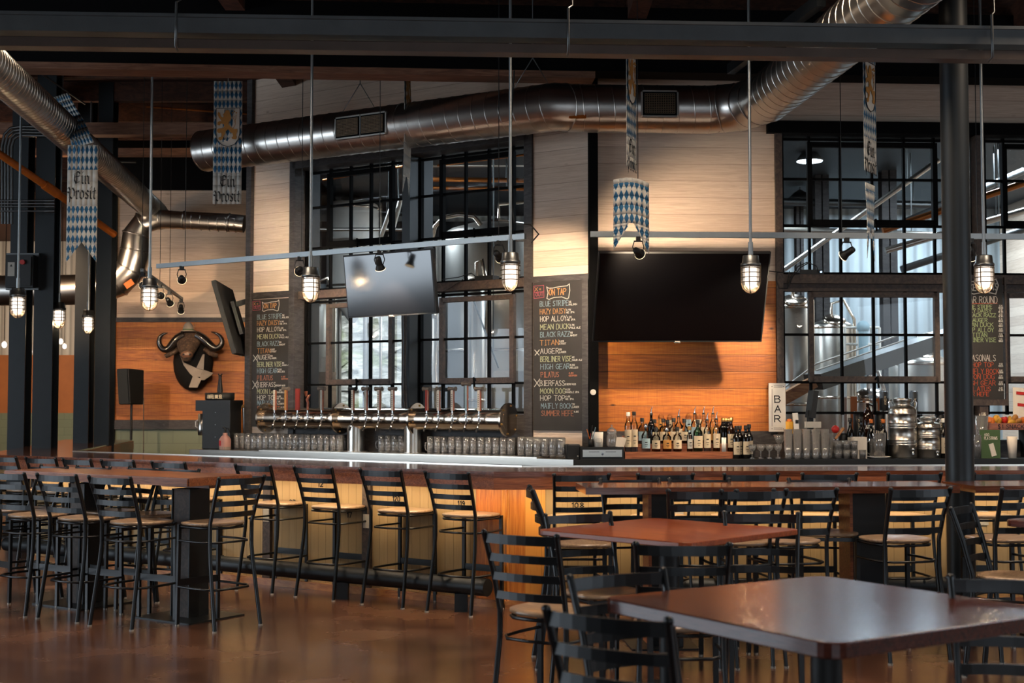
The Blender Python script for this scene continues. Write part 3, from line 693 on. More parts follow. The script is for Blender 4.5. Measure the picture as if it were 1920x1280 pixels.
def make_seat(name, SH, TH, label, group, ring_h=None):
    """ladder-back metal chair or stool; origin on the floor under the seat, facing +Y"""
    root = thing(name, label, 'bar stool' if SH > .65 else 'chair', (0, 0, 0), 0, group)
    tall = SH > .65
    yb = -.185; sw = .19
    for sx in (-1, 1):
        kick = .085 if tall else .05
        pts = [(sx*(sw+.02), yb-kick, 0), (sx*(sw+.004), yb-.012, SH*.62), (sx*sw, yb, SH*.78), (sx*sw, yb, SH), (sx*(sw+.006), yb-.05, SH+(TH-SH)*.5), (sx*(sw+.018), yb-.115, TH)]
        pm = MB()
        for a_, b_ in zip(pts[:-1], pts[1:]): pm.bar(a_, b_, .022, .036) if False else None
        pm.tube(pts, .0175, 8, True, ry=.012); pm.sphere(pts[-1], .0175, 8, 5, (1, .75, .8))
        p_ = part('back_post', pm, M['black'], root)
        part('foot_glide', MB().cyl((sx*(sw+.02), yb-kick, 0), .016, .012, 10), M['label_grey'], p_, 'pale foot glide')
    for sx in (-1, 1):
        l_ = part('leg', MB().bar((sx*.185, .185, .0), (sx*.18, .178, SH-.02), .026, .022), M['black'], root)
        part('foot_glide', MB().cyl((sx*.185, .185, 0), .015, .012, 10), M['label_grey'], l_, 'pale foot glide')
    for k in range(4):
        z = TH-.028-k*.094*(TH-SH)/.39; f = (z-SH)/(TH-SH); y = yb-.012-.103*f**1.2; w = sw+.016*f
        sl = MB(); n = 8; vs_ = []
        for i in range(n+1):
            u = -1+2*i/n; yy = y-.035*(1-u*u); x = u*w
            hh = .019+(.004 if k == 0 else 0); vs_ += [(x, yy-.005, z-hh), (x, yy+.005, z-hh), (x, yy+.005, z+hh), (x, yy-.005, z+hh)]
        fs_ = [(i*4+j_, i*4+(j_+1) % 4, (i+1)*4+(j_+1) % 4, (i+1)*4+j_) for i in range(n) for j_ in range(4)]
        part('back_slat', sl.add(vs_, fs_), M['black'], root)
    st_ = MB(); st_.M = Matrix.Translation((0, .005, SH-.022)); seat_mesh(.425, .41, .024).v
    so = link('seat', SEATMESH, root, (0, .005, SH-.022))
    sf = MB(); U = [(.175, .17), (.18, 0), (.165, -.12), (.12, -.17), (0, -.19), (-.12, -.17), (-.165, -.12), (-.18, 0), (-.175, .17)]
    sf.tube([(x, y, SH-.035) for x, y in U], .010, 6); sf.bar((-.18, .175, SH-.04), (.18, .175, SH-.04), .02, .025)
    part('seat_frame', sf, M['black'], root)
    Uo = [(.185, .18), (.196, 0), (.19, -.13), (.14, -.195), (0, -.215), (-.14, -.195), (-.19, -.13), (-.196, 0), (-.185, .18)]
    hz = SH-.135
    part('brace_ring', MB().tube([(x, y, hz) for x, y in Uo], .0085, 6), M['black'], root)
    if tall:
        hz = SH*.4
        part('brace_ring', MB().tube([(x*1.02, y*1.06, hz-.015) for x, y in Uo], .0095, 6), M['black'], root)
        part('foot_rest', MB().bar((-.185, .183, hz+.01), (.185, .183, hz+.01), .014, .05), M['black'], root)
    return root
SEATMESH = seat_mesh(.425, .41, .024).mesh('seat', M['seat'])
stool0 = None
def place(kind, pos, heading, label, group):
    """heading: compass angle in degrees of the facing direction, 0 = +Y, clockwise positive"""
    global stool0, chair0
    rz = -R(heading)
    if kind == 's':
        if stool0 is None: stool0 = make_seat('bar_stool', .755, 1.085, label, group); r_ = stool0; r_.location = (pos[0], pos[1], 0); r_.rotation_euler = (0, 0, rz); return r_
        return dup(stool0, (pos[0], pos[1], 0), rz, label, group)
    if chair0 is None: chair0 = make_seat('ladder_back_chair', .60, .99, label, group); r_ = chair0; r_.location = (pos[0], pos[1], 0); r_.rotation_euler = (0, 0, rz); return r_
    return dup(chair0, (pos[0], pos[1], 0), rz, label, group)
chair0 = None
def feet(l, r, kind='s', heading=None):
    """seat origin from the pixels of the two rear feet"""
    a, b = P(*l, h=0), P(*r, h=0); m_ = (a+b)/2; d = (b-a).normalized(); f = Vector((-d.y, d.x, 0))
    if heading is not None: f = Vector((sin(R(heading)), cos(R(heading)), 0))
    hd = math.degrees(math.atan2(f.x, f.y)); q = m_+f*(.185+(.085 if kind == 's' else .05)); return (q.x, q.y), hd
def backtop(l, r, TH, kind, heading=None):
    """seat origin from the pixels of the two top ends of the back posts (seen from behind unless heading says otherwise)"""
    a, b = P(*l, h=TH), P(*r, h=TH); m_ = (a+b)/2; d = (b-a).normalized(); f = Vector((-d.y, d.x, 0))
    if heading is not None: f = Vector((sin(R(heading)), cos(R(heading)), 0))
    hd = math.degrees(math.atan2(f.x, f.y)); q = m_+f*.30; return (q.x, q.y), hd
G1 = 'stools along the left arm of the bar'
for k, (l, r_) in enumerate((((803, 1147.5), (880, 1157)), ((680, 1134), (753, 1141.5)), ((556, 1120), (623, 1127)), ((446, 1108), (507, 1114)))):
    q, hd = feet(l, r_, heading=34)
    place('s', q, hd, 'black bar stool in full view at the left bar arm, %s from the amber corner' % ORD[k], G1)
b0 = Vector(feet((556, 1120), (623, 1127), heading=34)[0])
ud = Vector((-.839, .545))
for k, px in enumerate((363, 267, 195, 124, 57, -8)):
    rr = (px-960)/F; t_ = (rr*b0.y-b0.x)/(ud.x-rr*ud.y); q = b0+ud*t_
    place('s', (q.x, q.y), 34+rnd.uniform(-5, 5), 'black bar stool at the left bar arm behind the rustic high table, %s from right' % ORD[k], G1)
G2 = 'stools around the rustic left high table'
for k, (l, r_, lab) in enumerate((((175, 1173), (240, 1184), 'nearest the camera'), ((76, 1161), (139, 1168), 'second from the right'), ((-18, 1150), (42, 1157), 'at left picture edge'))):
    q, hd = feet(l, r_, heading=30); place('s', q, hd, 'black bar stool, back to camera, near side of left high table, '+lab, G2)
q, hd = feet((407, 1186), (484, 1173)); place('s', q, hd, 'black bar stool at the right end of the left high table, facing left', G2)
for k, (px, py) in enumerate(((278, 962), (205, 957), (110, 955), (30, 952))):
    c = P(px, py, h=.76); place('s', (c.x, c.y+.1), 212+(k*7 % 12), 'black bar stool on the far side of the left high table, %s from right' % ORD[k], G2)
G3 = 'stools along the right arm of the bar'
for k, px in enumerate((1082, 1244, 1400, 1551, 1707, 1868)):
    tY = BR.w(0, 0).y; a = P(px-50, 888, h=1.085); s_y = 9.98+(px-1082)*.0002
    c = P(px, 888, Y=s_y); place('s', (c.x, s_y+.30), -3+rnd.uniform(-4, 4), 'black bar stool at the right bar arm, top slat above high table, %s from left' % ORD[k], G3)
G4 = 'stools around the long right high table'
q, hd = backtop((1034, 905), (1026, 912), 1.085, 's', 92); c = P(1085, 1013, h=.76); place('s', (c.x, c.y), 88, 'black bar stool turned sideways at the left end of the long high table', G4)
for k, (l, r_, hd_) in enumerate((((1263, 921), (1370, 919), 0), ((1380, 920), (1447, 919), -10), ((1452, 919), (1568, 917), -12), ((1671, 917), (1782, 915), -14))):
    q, hd = backtop(l, r_, 1.085, 's', hd_); place('s', q, hd, 'black bar stool, back to camera, near side of long high table, %s from left' % ORD[k], G4)
q, hd = backtop((1876, 916), (1992, 915), 1.085, 's', -14); place('s', q, hd, 'black bar stool right of the round pole at the short high table', G4)
for k, px in enumerate((1200, 1330, 1560)):
    c = P(px, 999, h=.76); place('s', (c.x, c.y+.2), 176+k*5, 'black bar stool facing camera beyond the long high table, %s from left' % ORD[k], G4)
G5 = 'chairs around the front tables'
for l, r_, hd_, lab in (((908, 996), (1044, 1006), 33, 'black ladder-back chair with pale seat left of the front tables, whole back in view'),
                        ((1027, 966), (1139, 961), 155, 'black ladder-back chair behind the left corner of the orange table'),
                        ((1085, 1081), (1228, 1070), 150, 'black ladder-back chair at the left corner of the dark front table, shiny top slat'),
                        ((1046, 1142), (1230, 1162), 33, 'nearest black ladder-back chair, cut by the bottom edge of the picture'),
                        ((1188, 1022), (1370, 1018), 4, 'black ladder-back chair between the two front tables, its back to the camera'),
                        ((1368, 960), (1488, 964), 188, 'black ladder-back chair behind the right half of the orange table'),
                        ((1774, 951), (1830, 947), 125, 'black ladder-back chair seen edge-on in front of the round pole'),
                        ((1810, 1082), (1985, 1090), 195, 'black ladder-back chair behind the dark front table at the right edge')):
    q, hd = backtop(l, r_, .99, 'c', hd_)
    place('c', q, hd, lab, G5)
# menu card lying on a chair seat
ch = [o for o in COL.objects if o.get('label', '').startswith('black ladder-back chair between')][0]
solo('paper_menu', MB().box((0, 0, .002), (.16, .11, .003), .4), M['label_grey'], 'pale paper menu lying on a chair seat under the front table', 'paper', (ch.location.x+.03, ch.location.y-.02, .6085))

# ================================================================ TABLES
def diamond(name, L, Fp, h, mat, label, edge=.035, rr=.06):
    """square table from the pixels of its left and near corners"""
    a, b = P(*L, h=h), P(*Fp, h=h); d = (b-a); side = d.length; c = (a+b)/2+Vector((-d.y, d.x, 0)).normalized()*side/2
    rz = math.atan2(d.y, d.x); r = thing(name, label, 'table', (c.x, c.y, 0), rz)
    s = side/2; pts = []
    for cx, cy, a0 in ((s-rr, s-rr, 0), (-s+rr, s-rr, 90), (-s+rr, -s+rr, 180), (s-rr, -s+rr, 270)):
        for k in range(5): an = R(a0+k*22.5); pts.append((cx+rr*cos(an), cy+rr*sin(an)))
    bevel(part('table_top', MB().poly(pts, h-edge, h), M[mat], r), .006)
    part('pedestal', MB().cyl((0, 0, .02), .055, h-edge-.02, 24), M['plastic'], r)
    part('top_bracket', MB().box((0, 0, h-edge-.012), (.5, .06, .02), R(45)).box((0, 0, h-edge-.012), (.5, .06, .02), R(-45)), M['plastic'], r)
    part('base_plate', MB().box((0, 0, .012), (.7, .09, .024), R(45)).box((0, 0, .012), (.7, .09, .024), R(-45)), M['plastic'], r)
    return r
TBH = .92
diamond('square_table', (1126, 1119), (1560, 1207), TBH, 'tabletop', 'dark glossy square pedestal table in the right foreground', .05)
diamond('square_table', (1003, 992), (1290, 1018), TBH, 'tableorange', 'orange-brown square pedestal table behind the front one', .03)
diamond('square_table', (1880, 973), (2300, 1012), TBH, 'tabletop', 'dark square table whose corner enters at the right edge', .04)
# rustic high table, left
HT = 1.07
a, b = P(10, 881, h=HT), P(353, 896.6, h=HT); c_ = P(464.5, 889, h=HT)
d = (b-a).normalized(); nrm = Vector((-d.y, d.x, 0)); wd = (c_-b).dot(nrm); L_ = (b-a).length
mid = (a+b)/2+nrm*wd/2; rz = math.atan2(d.y, d.x)
wd = max(wd, .6)
r = thing('high_table', 'rustic plank high table with two thick posts at the left', 'table', (mid.x, mid.y, 0), rz)
part('table_top', MB().b2(-L_/2, L_/2, -wd/2, wd/2, HT-.045, HT), M['rustic'], r)
part('edge_board', MB().b2(-L_/2, L_/2, -wd/2-.012, -wd/2, HT-.06, HT-.006).b2(L_/2, L_/2+.012, -wd/2, wd/2, HT-.06, HT-.006), M['apron'], r)
for sx in (-L_/2+.62, L_/2-.32):
    p_ = part('post', MB().b2(sx-.09, sx+.09, -.09, .09, .012, HT-.1), M['trim_brown'], r); part('corner_angle', MB().b2(sx-.1, sx-.09, -.1, .1, .012, HT-.1).b2(sx+.09, sx+.1, -.1, .1, .012, HT-.1), M['steel_black'], p_)
    part('top_bracket', MB().poly([(-.18, -.2), (.18, -.2), (.26, .2), (-.26, .2)], HT-.1, HT-.045) if 0 else MB().b2(sx-.26, sx+.26, -.06, .06, HT-.09, HT-.045), M['rustic'], r)
    part('base_plate', MB().b2(sx-.3, sx+.3, -.28, .28, 0, .012), M['steel_black'], r)
# long high table, right
def hightop(x0px, x1px, yl, yr, depth, label, peds, mat='bartop', rounded=False):
    a, b = P(x0px, yl, h=HT), P(x1px, yr, h=HT); d = (b-a).normalized(); L_ = (b-a).length; rz = math.atan2(d.y, d.x)
    r = thing('high_table', label, 'table', (a.x, a.y, 0), rz)
    part('table_top', MB().b2(0, L_, 0, depth, HT-.045, HT), M[mat], r)
    f_ = Fr(a, math.degrees(rz))
    for p0, p1 in peds:
        x0, x1 = f_.lx(p0, .2, 960), f_.lx(p1, .2, 960)
        q_ = part('pedestal', MB().b2(x0, x1, .2, .42, .012, HT-.045), M['plastic'], r)
        part('side_board', MB().b2(x0-.02, x0, .19, .43, .012, HT-.045), M['apron'], q_, 'red-brown side board')
        part('base_plate', MB().b2(x0-.15, x1+.15, .08, .54, 0, .012), M['steel_black'], r)
    return r
hightop(1098, 1800, 914, 911, .56, 'long high table parallel to the right bar with two black box pedestals', ((1221, 1262), (1598, 1660)))
hightop(1829, 2250, 911, 909, .56, 'short high table right of the round pole, cut by the picture edge', ((1990, 2040),))

# ================================================================ LAMPS, TRACKS
def make_lamp(label):
    """caged jar pendant; origin at the top of the housing"""
    r = thing('pendant_lamp', label, 'pendant lamp', (0, 0, 0), 0, 'caged jar pendants above the bar')
    part('stem', MB().tube([(0, 0, 0), (0, 0, 2.9)], .0105, 8).cyl((0, 0, 0), .017, .1, 10), M['galv_rail'], r)
    part('housing', MB().lathe([(0, .0), (.05, 0), (.053, -.005), (.058, -.055), (.066, -.06), (.068, -.075), (.06, -.085), (0, -.085)], 20), M['conduit'], r)
    prof = [(.058, -.08)]+[(.058, -.08-.04*k) for k in range(1, 4)]+[(.058*cos(R(a)), -.20-.075*sin(R(a))) for a in (20, 40, 60, 75, 90)]
    part('glass_jar', MB().lathe(prof, 20), M['lampglass'], r)
    part('bulb', MB().lathe([(.02, -.085), (.048, -.09), (.053, -.11), (.053, -.19), (.04, -.215), (0, -.23)], 14), M['bulb'], r, 'glowing bulb')
    cg = MB()
    for z in (-.095, -.13, -.165, -.20): cg.tube([(.065*cos(2*pi*k/20), .065*sin(2*pi*k/20), z) for k in range(20)], .0036, 5, closed=True)
    for k in range(4):
        a = pi/2*k+.3; cg.tube([(.065*cos(a), .065*sin(a), -.075), (.065*cos(a), .065*sin(a), -.20), (.055*cos(a), .055*sin(a), -.245), (.03*cos(a), .03*sin(a), -.275), (0, 0, -.285)], .004, 5)
    part('cage', cg, M['mesh_black'], r)
    return r
LABS = ['caged jar pendant lamp at the far left in front of the switch box', 'caged jar pendant lamp second from the left, tarnished cage, dimmer', 'smallest caged jar pendant lamp, third from the left',
        'caged jar pendant lamp left of the black angled television, near the short track', 'caged jar pendant lamp in front of the left chalkboard panel and first window', 'caged jar pendant lamp in front of the second window beside the middle chalkboard',
        'caged jar pendant lamp in front of the large black television', 'caged jar pendant lamp right of the round pole over the third chalkboard']
lamp0 = None
for (px, py), lab in zip(((33, 592), (110, 612), (165, 623), (280, 578), (582, 562), (957, 541), (1408, 545), (1846, 545)), LABS):
    p = P(px, py, h=2.52)+Vector((0, 0, .285))
    if lamp0 is None: lamp0 = make_lamp(lab); lamp0.location = p; lamp0.scale = (1.2, 1.2, 1.08)
    else: dup(lamp0, p, rnd.uniform(0, 1), lab)
    light('POINT', 'pendant_lamp_light', p+Vector((0, 0, -.235)), 20, WARM, radius=.03)
TH_ = 3.12
def track(p0, p1, cables, label, w=.05):
    r = thing('track_rail', label, 'light track', p0)
    part('rail', MB().bar((0, 0, 0), p1-p0, .035, w), M['galv_rail'], r)
    for px in cables:
        t_ = min(range(101), key=lambda i: abs(960+F*(p0.lerp(p1, i/100).x/p0.lerp(p1, i/100).y)-px))/100
        q = p0.lerp(p1, t_)-p0; part('hanger_cable', MB().tube([q, q+Vector((0, 0, 2.6))], .004, 5), M['plastic'], r)
    return r
rl0, rl1 = P(295, 499, h=TH_), P(985, 443, h=TH_)
rr0, rr1 = P(1107, 439, h=TH_), P(1990, 444, h=TH_)
rs0, rs1 = P(266, 506, h=TH_), P(341, 560, h=TH_)
track(rl0, rl1, (343, 561, 713, 937), 'long grey light track slanting in front of the angled windows')
track(rr0, rr1, (1197, 1583, 1835), 'long grey light track in front of the large television and right windows')
track(rs0, rs1, (264, 298, 316), 'short dark light track running back towards the buffalo head', .035)
def spot(px, py, rail, aim, e, label, ang=55, group='track spotlights'):
    a, b = rail; t_ = min(range(201), key=lambda i: abs(960+F*(a.lerp(b, i/200).x/a.lerp(b, i/200).y)-px))/200
    q = a.lerp(b, t_); hd = q+Vector((0, 0, -.16)); d = (Vector(aim)-hd).normalized()
    r = thing('spotlight', label, 'spotlight', q, 0, group)
    part('bracket', MB().bar((0, 0, -.02), (0, 0, -.055), .04, .05).tube([(.035, 0, -.06), (.05, 0, -.11), (.035, 0, -.16)], .005, 5).tube([(-.035, 0, -.06), (-.05, 0, -.11), (-.035, 0, -.16)], .005, 5).bar((-.04, 0, -.06), (.04, 0, -.06), .012, .012), M['plastic'], r)
    c = Vector((0, 0, -.16)); h_ = MB(); h_.lathe([(0, -.085), (.026, -.08), (.03, -.06), (.032, 0)], 16, c, d); h_.lathe([(.032, 0), (.048, .04), (.05, .05)], 16, c, d)
    part('lamp_head', h_, M['plastic'], r); part('reflector_rim', MB().lathe([(.0, .018), (.02, .02), (.046, .048), (.051, .05), (.048, .044)], 16, c, d), M['reflector'], r, 'bright lens')
    light('SPOT', 'spotlight_beam', q+c+d*.09, e, (1, .77, .54), aim, spot=ang, radius=.03, blend=.6)
bull = P(358, 672, Y=20.2)
spot(340, 520, (rl0, rl1), (bull.x, 20.4, 2.1), 520, 'black spotlight at the left end of the long slanting track', 40)
spot(560, 507, (rl0, rl1), WL.w(lx(525), 0, 2.7), 330, 'black spotlight with a white face beside the left chalkboard', 85)
spot(710, 490, (rl0, rl1), SL.w(SL.lx(760), .3, 1.1), 330, 'black spotlight hanging over the tilted reflective television', 95)
spot(935, 470, (rl0, rl1), WL.w(lx(1030), 0, 2.5), 190, 'black spotlight next to the pendant at the right end of the slanting track', 85)
spot(1197, 466, (rr0, rr1), WR.w(rx(1285), 0, 2.7), 170, 'black spotlight below the middle checked banner', 110)
spot(1590, 470, (rr0, rr1), WR.w(rx(1290), 0, 2.0), 330, 'black spotlight left of the right banner tails, aimed at the television wall', 58)
spot(1822, 470, (rr0, rr1), WR.w(rx(1870), 0, 1.8), 120, 'black spotlight half hidden behind the pole and right pendant', 60)
spot(266, 530, (rs0, rs1), (bull.x-.4, 20.4, 2.6), 80, 'black spotlight at the near end of the short track', 60)
spot(298, 545, (rs0, rs1), (bull.x+.5, 20.4, 3.3), 40, 'black spotlight in the middle of the short track', 80)
spot(316, 560, (rs0, rs1), (bull.x+.6, 20.4, 1.6), 24, 'black spotlight third along the short track', 80)
spot(338, 575, (rs0, rs1), (bull.x-.2, 20.4, 1.8), 12, 'white-faced spotlight at the far end of the short track', 80)
light('SPOT', 'wall_wash_left', (-7.4, 15.8, 3.9), 480, (1, .66, .38), (bull.x+.2, 20.4, 2.1), spot=42, radius=.05, blend=.6)  # extra spot without a fixture, added so the horn shadows fall both ways
# soft warm fill lights added high up to brighten the bar front and walls
for x, y, e in ((-3.2, 10.2, 95), (1.2, 8.8, 120), (4.6, 8.6, 95), (-7.0, 9.0, 60), (1.5, 4.5, 55)):
    light('AREA', 'hall_fill_light', (x, y, 5.2), e, (1, .78, .58), (x, y+.6, 0), .9, .5, spread=130)

# ================================================================ TELEVISIONS
def screen(name, pts, label, th=.05, group=None, scr='screen'):
    """flat panel from four world corners TL TR BR BL"""
    TL, TR, BR_, BL_ = pts; c = (TL+TR+BR_+BL_)/4; ux = ((TR-TL)+(BR_-BL_)).normalized(); uy = ((TL-BL_)+(TR-BR_)).normalized(); n = ux.cross(uy).normalized()
    w = ((TR-TL).length+(BR_-BL_).length)/2; h = ((TL-BL_).length+(TR-BR_).length)/2
    r = thing(name, label, 'television', c, 0, group); Mx = Matrix((ux, uy, n)).transposed()
    Mx = Mx.to_4x4()
    m = MB(); m.M = Mx; m.box((0, 0, -th/2), (w, h, th)); part('casing', m, M['plastic'], r)
    m = MB(); m.M = Mx; b = .012; m.box((0, 0, .001), (w-2*b, h-2*b-.01, .004)); part('display', m, M[scr], r)
    m = MB(); m.M = Mx; m.box((0, -h/2+.006, .003), (.05, .008, .003)); m.box((0, -h/2-.006, -.01), (.06, .01, .015)); part('logo_strip', m, M['label_grey'], r)
    m = MB(); m.M = Mx; m.box((0, 0, -th-.05), (.4, .4, .04)).box((0, h*.2, -th-.15), (.06, .06, .22)); part('wall_bracket', m, M['plastic'], r)
    return r, Mx, w, h
screen('television', (P(1123, 472, Y=12.40), P(1446, 472, Y=12.5), P(1428, 641, Y=12.78), P(1111, 641, Y=12.68)), 'large black flat television tilted down on the amber board wall', scr='screen_matte')
r, Mx, w, h = screen('television', (P(643, 478, Y=13.45), P(809, 466, Y=12.87), P(818, 587, Y=12.95), P(653, 597, Y=13.53)), 'smaller tilted television reflecting pale light in front of the left windows')
tvc = r.location; mp = WL.w((mpost[0]+mpost[1])/2, -.02, tvc.z+.1)
part('support_arm', MB().bar(Mx@Vector((0, 0, -.12)), mp-tvc, .05, .05), M['plastic'], r)
screen('television', (P(431, 547, Y=16.6), P(394, 525, Y=15.0), P(437, 665, Y=15.0), P(463, 668, Y=16.6)), 'black television seen almost edge-on at the left end of the window wall')

# ================================================================ CHALKBOARDS
FONT = {'A': '0,0 2,6 4,0|.8,2.2 3.2,2.2', 'B': '0,0 0,6 2.6,6 3.3,4.6 2.5,3.3 0,3.2|2.5,3.3 3.7,1.6 2.7,0 0,0', 'C': '3.8,5 2.4,6 .6,5 0,3 .6,1 2.4,0 3.8,1', 'D': '0,0 0,6 2.2,6 3.8,4.4 3.8,1.6 2.2,0 0,0',
        'E': '3.6,6 0,6 0,0 3.7,0|0,3.1 2.9,3.1', 'F': '3.6,6 0,6 0,0|0,3.1 2.8,3.1', 'G': '3.8,5 2.3,6 .6,5 0,3 .6,.9 2.3,0 3.9,1 3.9,2.7 2.3,2.7', 'H': '0,0 0,6|3.7,0 3.7,6|0,3 3.7,3', 'I': '.8,6 2.4,6|1.6,6 1.6,0|.8,0 2.4,0',
        'J': '3,6 3,1 1.8,0 .4,1', 'K': '0,0 0,6|3.6,6 0,2.6|1.2,3.5 3.8,0', 'L': '0,6 0,0 3.4,0', 'M': '0,0 .3,6 2.2,2.2 4.1,6 4.4,0', 'N': '0,0 0,6 3.7,0 3.7,6', 'O': '2,6 .4,4.8 0,3 .4,1.2 2,0 3.6,1.2 4,3 3.6,4.8 2,6', 'P': '0,0 0,6 2.6,6 3.7,4.5 2.6,2.9 0,2.9',
        'R': '0,0 0,6 2.6,6 3.6,4.5 2.6,3.1 0,3|1.6,3 3.8,0', 'S': '3.6,5.2 2.2,6 .5,5.2 .6,3.8 3.2,2.4 3.5,.9 1.8,0 0,.8', 'T': '0,6 4,6|2,6 2,0', 'U': '0,6 0,1.4 1.4,0 2.6,0 3.8,1.4 3.8,6', 'V': '0,6 2,0 4,6', 'W': '0,6 1,0 2.2,4 3.4,0 4.4,6',
        'X': '0,0 3.8,6|0,6 3.8,0', 'Y': '0,6 2,3.2 4,6|2,3.2 2,0', 'Z': '0,6 3.7,6 0,0 3.8,0', '0': '1.8,6 .3,4.5 .3,1.5 1.8,0 3.3,1.5 3.3,4.5 1.8,6', '1': '.8,4.8 1.8,6 1.8,0', '2': '.2,5 1.6,6 3.2,5 3,3.4 .2,0 3.5,0', '3': '.2,5.5 2,6 3.2,4.6 1.8,3.2 3.4,1.6 1.8,0 .1,.7',
        '4': '2.6,0 2.6,6 0,2 3.6,2', '5': '3.2,6 .5,6 .3,3.4 2.2,3.7 3.4,2 2,0 .2,.5', '6': '3,5.6 1.2,5 .2,2 1.6,0 3.2,1.4 2.2,3 .4,2.4', '7': '.2,6 3.4,6 1.4,0', '8': '1.8,3.2 .4,4.6 1.8,6 3.2,4.6 1.8,3.2 .2,1.5 1.8,0 3.4,1.5 1.8,3.2', '9': '3.2,3.6 1.6,2.8 .4,4.4 1.8,6 3.2,4.6 2.8,0',
        '%': '0,0 3.6,6|.5,5.8 1.2,5 .5,4.4 0,5 .5,5.8|3,1.6 3.7,.8 3,.2 2.4,.8 3,1.6', '.': '.8,0 1.2,.2', '=': '.2,2 3,2|.2,3.8 3,3.8', '-': '.4,3 2.8,3', '$': '3.6,5.2 2.2,6 .5,5.2 .6,3.8 3.2,2.4 3.5,.9 1.8,0 0,.8|1.8,7 1.8,-1', ' ': ''}
def strokes(text, jit=.16):
    out = []; x = 0
    for chh in text:
        for st_ in FONT.get(chh, '').split('|'):
            if st_: out.append([(x+float(a.split(',')[0])+rnd.uniform(-jit, jit), float(a.split(',')[1])+rnd.uniform(-jit, jit)) for a in st_.split()])
        x += {'I': 3.2, '1': 3.2, '.': 2, ' ': 3.0, 'M': 5.6, 'W': 5.6}.get(chh, 5.0)
    return out, x-1.2
def ribbon(mb, pts, wdt, y=0, th=.002):
    """flat chalk stroke in the xz plane facing -y"""
    for (x0, z0), (x1, z1) in zip(pts[:-1], pts[1:]):
        mb.bar((x0, y, z0), (x1, y, z1), wdt, th, (0, 1, 0)) if False else mb.bar((x0, y, z0), (x1, y, z1), th, wdt, (0, 1, 0)) if False else mb.add(_quad(x0, z0, x1, z1, wdt, y, th), QF)
QF = [(0, 1, 2, 3), (0, 4, 5, 1), (1, 5, 6, 2), (2, 6, 7, 3), (3, 7, 4, 0)]
def _quad(x0, z0, x1, z1, w, y, th):
    dx, dz = x1-x0, z1-z0; L = math.hypot(dx, dz) or 1; dx, dz = dx/L, dz/L; nx, nz = -dz*w/2, dx*w/2; x0 -= dx*w*.4; z0 -= dz*w*.4; x1 += dx*w*.4; z1 += dz*w*.4
    f = [(x0-nx, y-th, z0-nz), (x1-nx, y-th, z1-nz), (x1+nx, y-th, z1+nz), (x0+nx, y-th, z0+nz)]
    return f+[(a, y, c) for a, b, c in f]
def chalk(fr_, ly, text, x0px, x1px, ypx, hpx, mat, parent, wd=.0052, name='chalk_lettering', slope=0):
    sts, wdt = strokes(text); a, za = fr_.px(x0px, ypx, ly); b, zb = fr_.px(x1px, ypx, ly)
    zt = fr_.px((x0px+x1px)/2, ypx-hpx/2, ly)[1]; z0 = fr_.px((x0px+x1px)/2, ypx+hpx/2, ly)[1]; sx = (b-a)/wdt; sz = (zt-z0)/6; m = MB()
    for st_ in sts: ribbon(m, [(a+x*sx, z0+z*sz+slope*(x*sx)) for x, z in st_], wd, ly)
    o_ = part(name, m, M[mat], parent); return o_
def poly_px(fr_, ly, pts, mat, parent, wd=.006, name='chalk_drawing', conv=None):
    m = MB(); ribbon(m, [fr_.px(x, y, ly) for x, y in pts], wd, ly); return part(name, m, M[mat], parent)
NAMES = ['BLUE STRIPE', 'HAZY DAISY', 'HOP ALLOY', 'MEAN DUCK', 'BLACK RAZZ', 'TITAN', 'AUGER', 'BERLINER VISE', 'HIGH GEAR', 'PILATUS', 'BIERFASS', 'MOON DOG', 'HOP TOP', 'MAIFLY BOCK', 'SUMMER HEFE']
CC = ['chalk_blue', 'chalk_orange', 'chalk_white', 'chalk_green', 'chalk_blue', 'chalk_orange', 'chalk_white', 'chalk_green', 'chalk_blue', 'chalk_red', 'chalk_white', 'chalk_green', 'chalk_white', 'chalk_blue', 'chalk_red']
NOTE = [('5%', 'KOLSCH'), ('6.9%', 'NE IPA'), ('6.2%', 'NE IPA'), ('5.7%', 'PALE ALE'), ('5%', 'WHEAT'), ('4.8%', 'STOUT'), ('5%', 'LAGER'), ('4%', 'SOUR ALE'), ('5.5%', 'HELLES'), ('4.8%', 'GERMAN'), ('', 'BIERFASS'), ('8.5%', 'DOUBLE IPA'), ('6.4%', 'NE IPA'), ('7%', 'LAGER'), ('4.8%', '')]
def board(fr_, bx0, bx1, yt, yb, label, rows, org, sc, ly=-.02):
    x0, zt = fr_.px(bx0, yt, ly); x1, _ = fr_.px(bx1, yt, ly); zb = fr_.px((bx0+bx1)/2, yb, ly)[1]; zt = fr_.px((bx0+bx1)/2, yt, ly)[1]
    r = thing('chalkboard', label, 'chalkboard', fr_.o, fr_.rot)
    part('slate', MB().b2(x0, x1, ly, ly+.015, zb, zt), M['chalkboard'], r)
    X = lambda v: org[0]+v/sc; Y_ = lambda v: org[1]+v/sc
    for (nm, a, b, y, hh, c, nt) in rows:
        chalk(fr_, ly-.001, nm, X(a), X(b), Y_(y), hh/sc, c, r)
        if nt:
            nc = 'chalk_red' if nm == 'PILATUS' else 'chalk_white'; na = b+4 if nm != 'PILATUS' else b+.35*(b-a)*1.6
            if nt[0]: chalk(fr_, ly-.001, nt[0], X(na), X(na+9*len(nt[0])), Y_(y-12), 13/sc, nc, r, .0035, 'chalk_note')
            if nt[1]: chalk(fr_, ly-.001, nt[1], X(na), X(na+10.5*len(nt[1])), Y_(y+8), 13/sc, nc, r, .0035, 'chalk_note')
    return r, X, Y_
ys = [225, 287, 345, 408, 468, 533, 600, 662, 722, 785, 853, 915, 970, 1032, 1090]
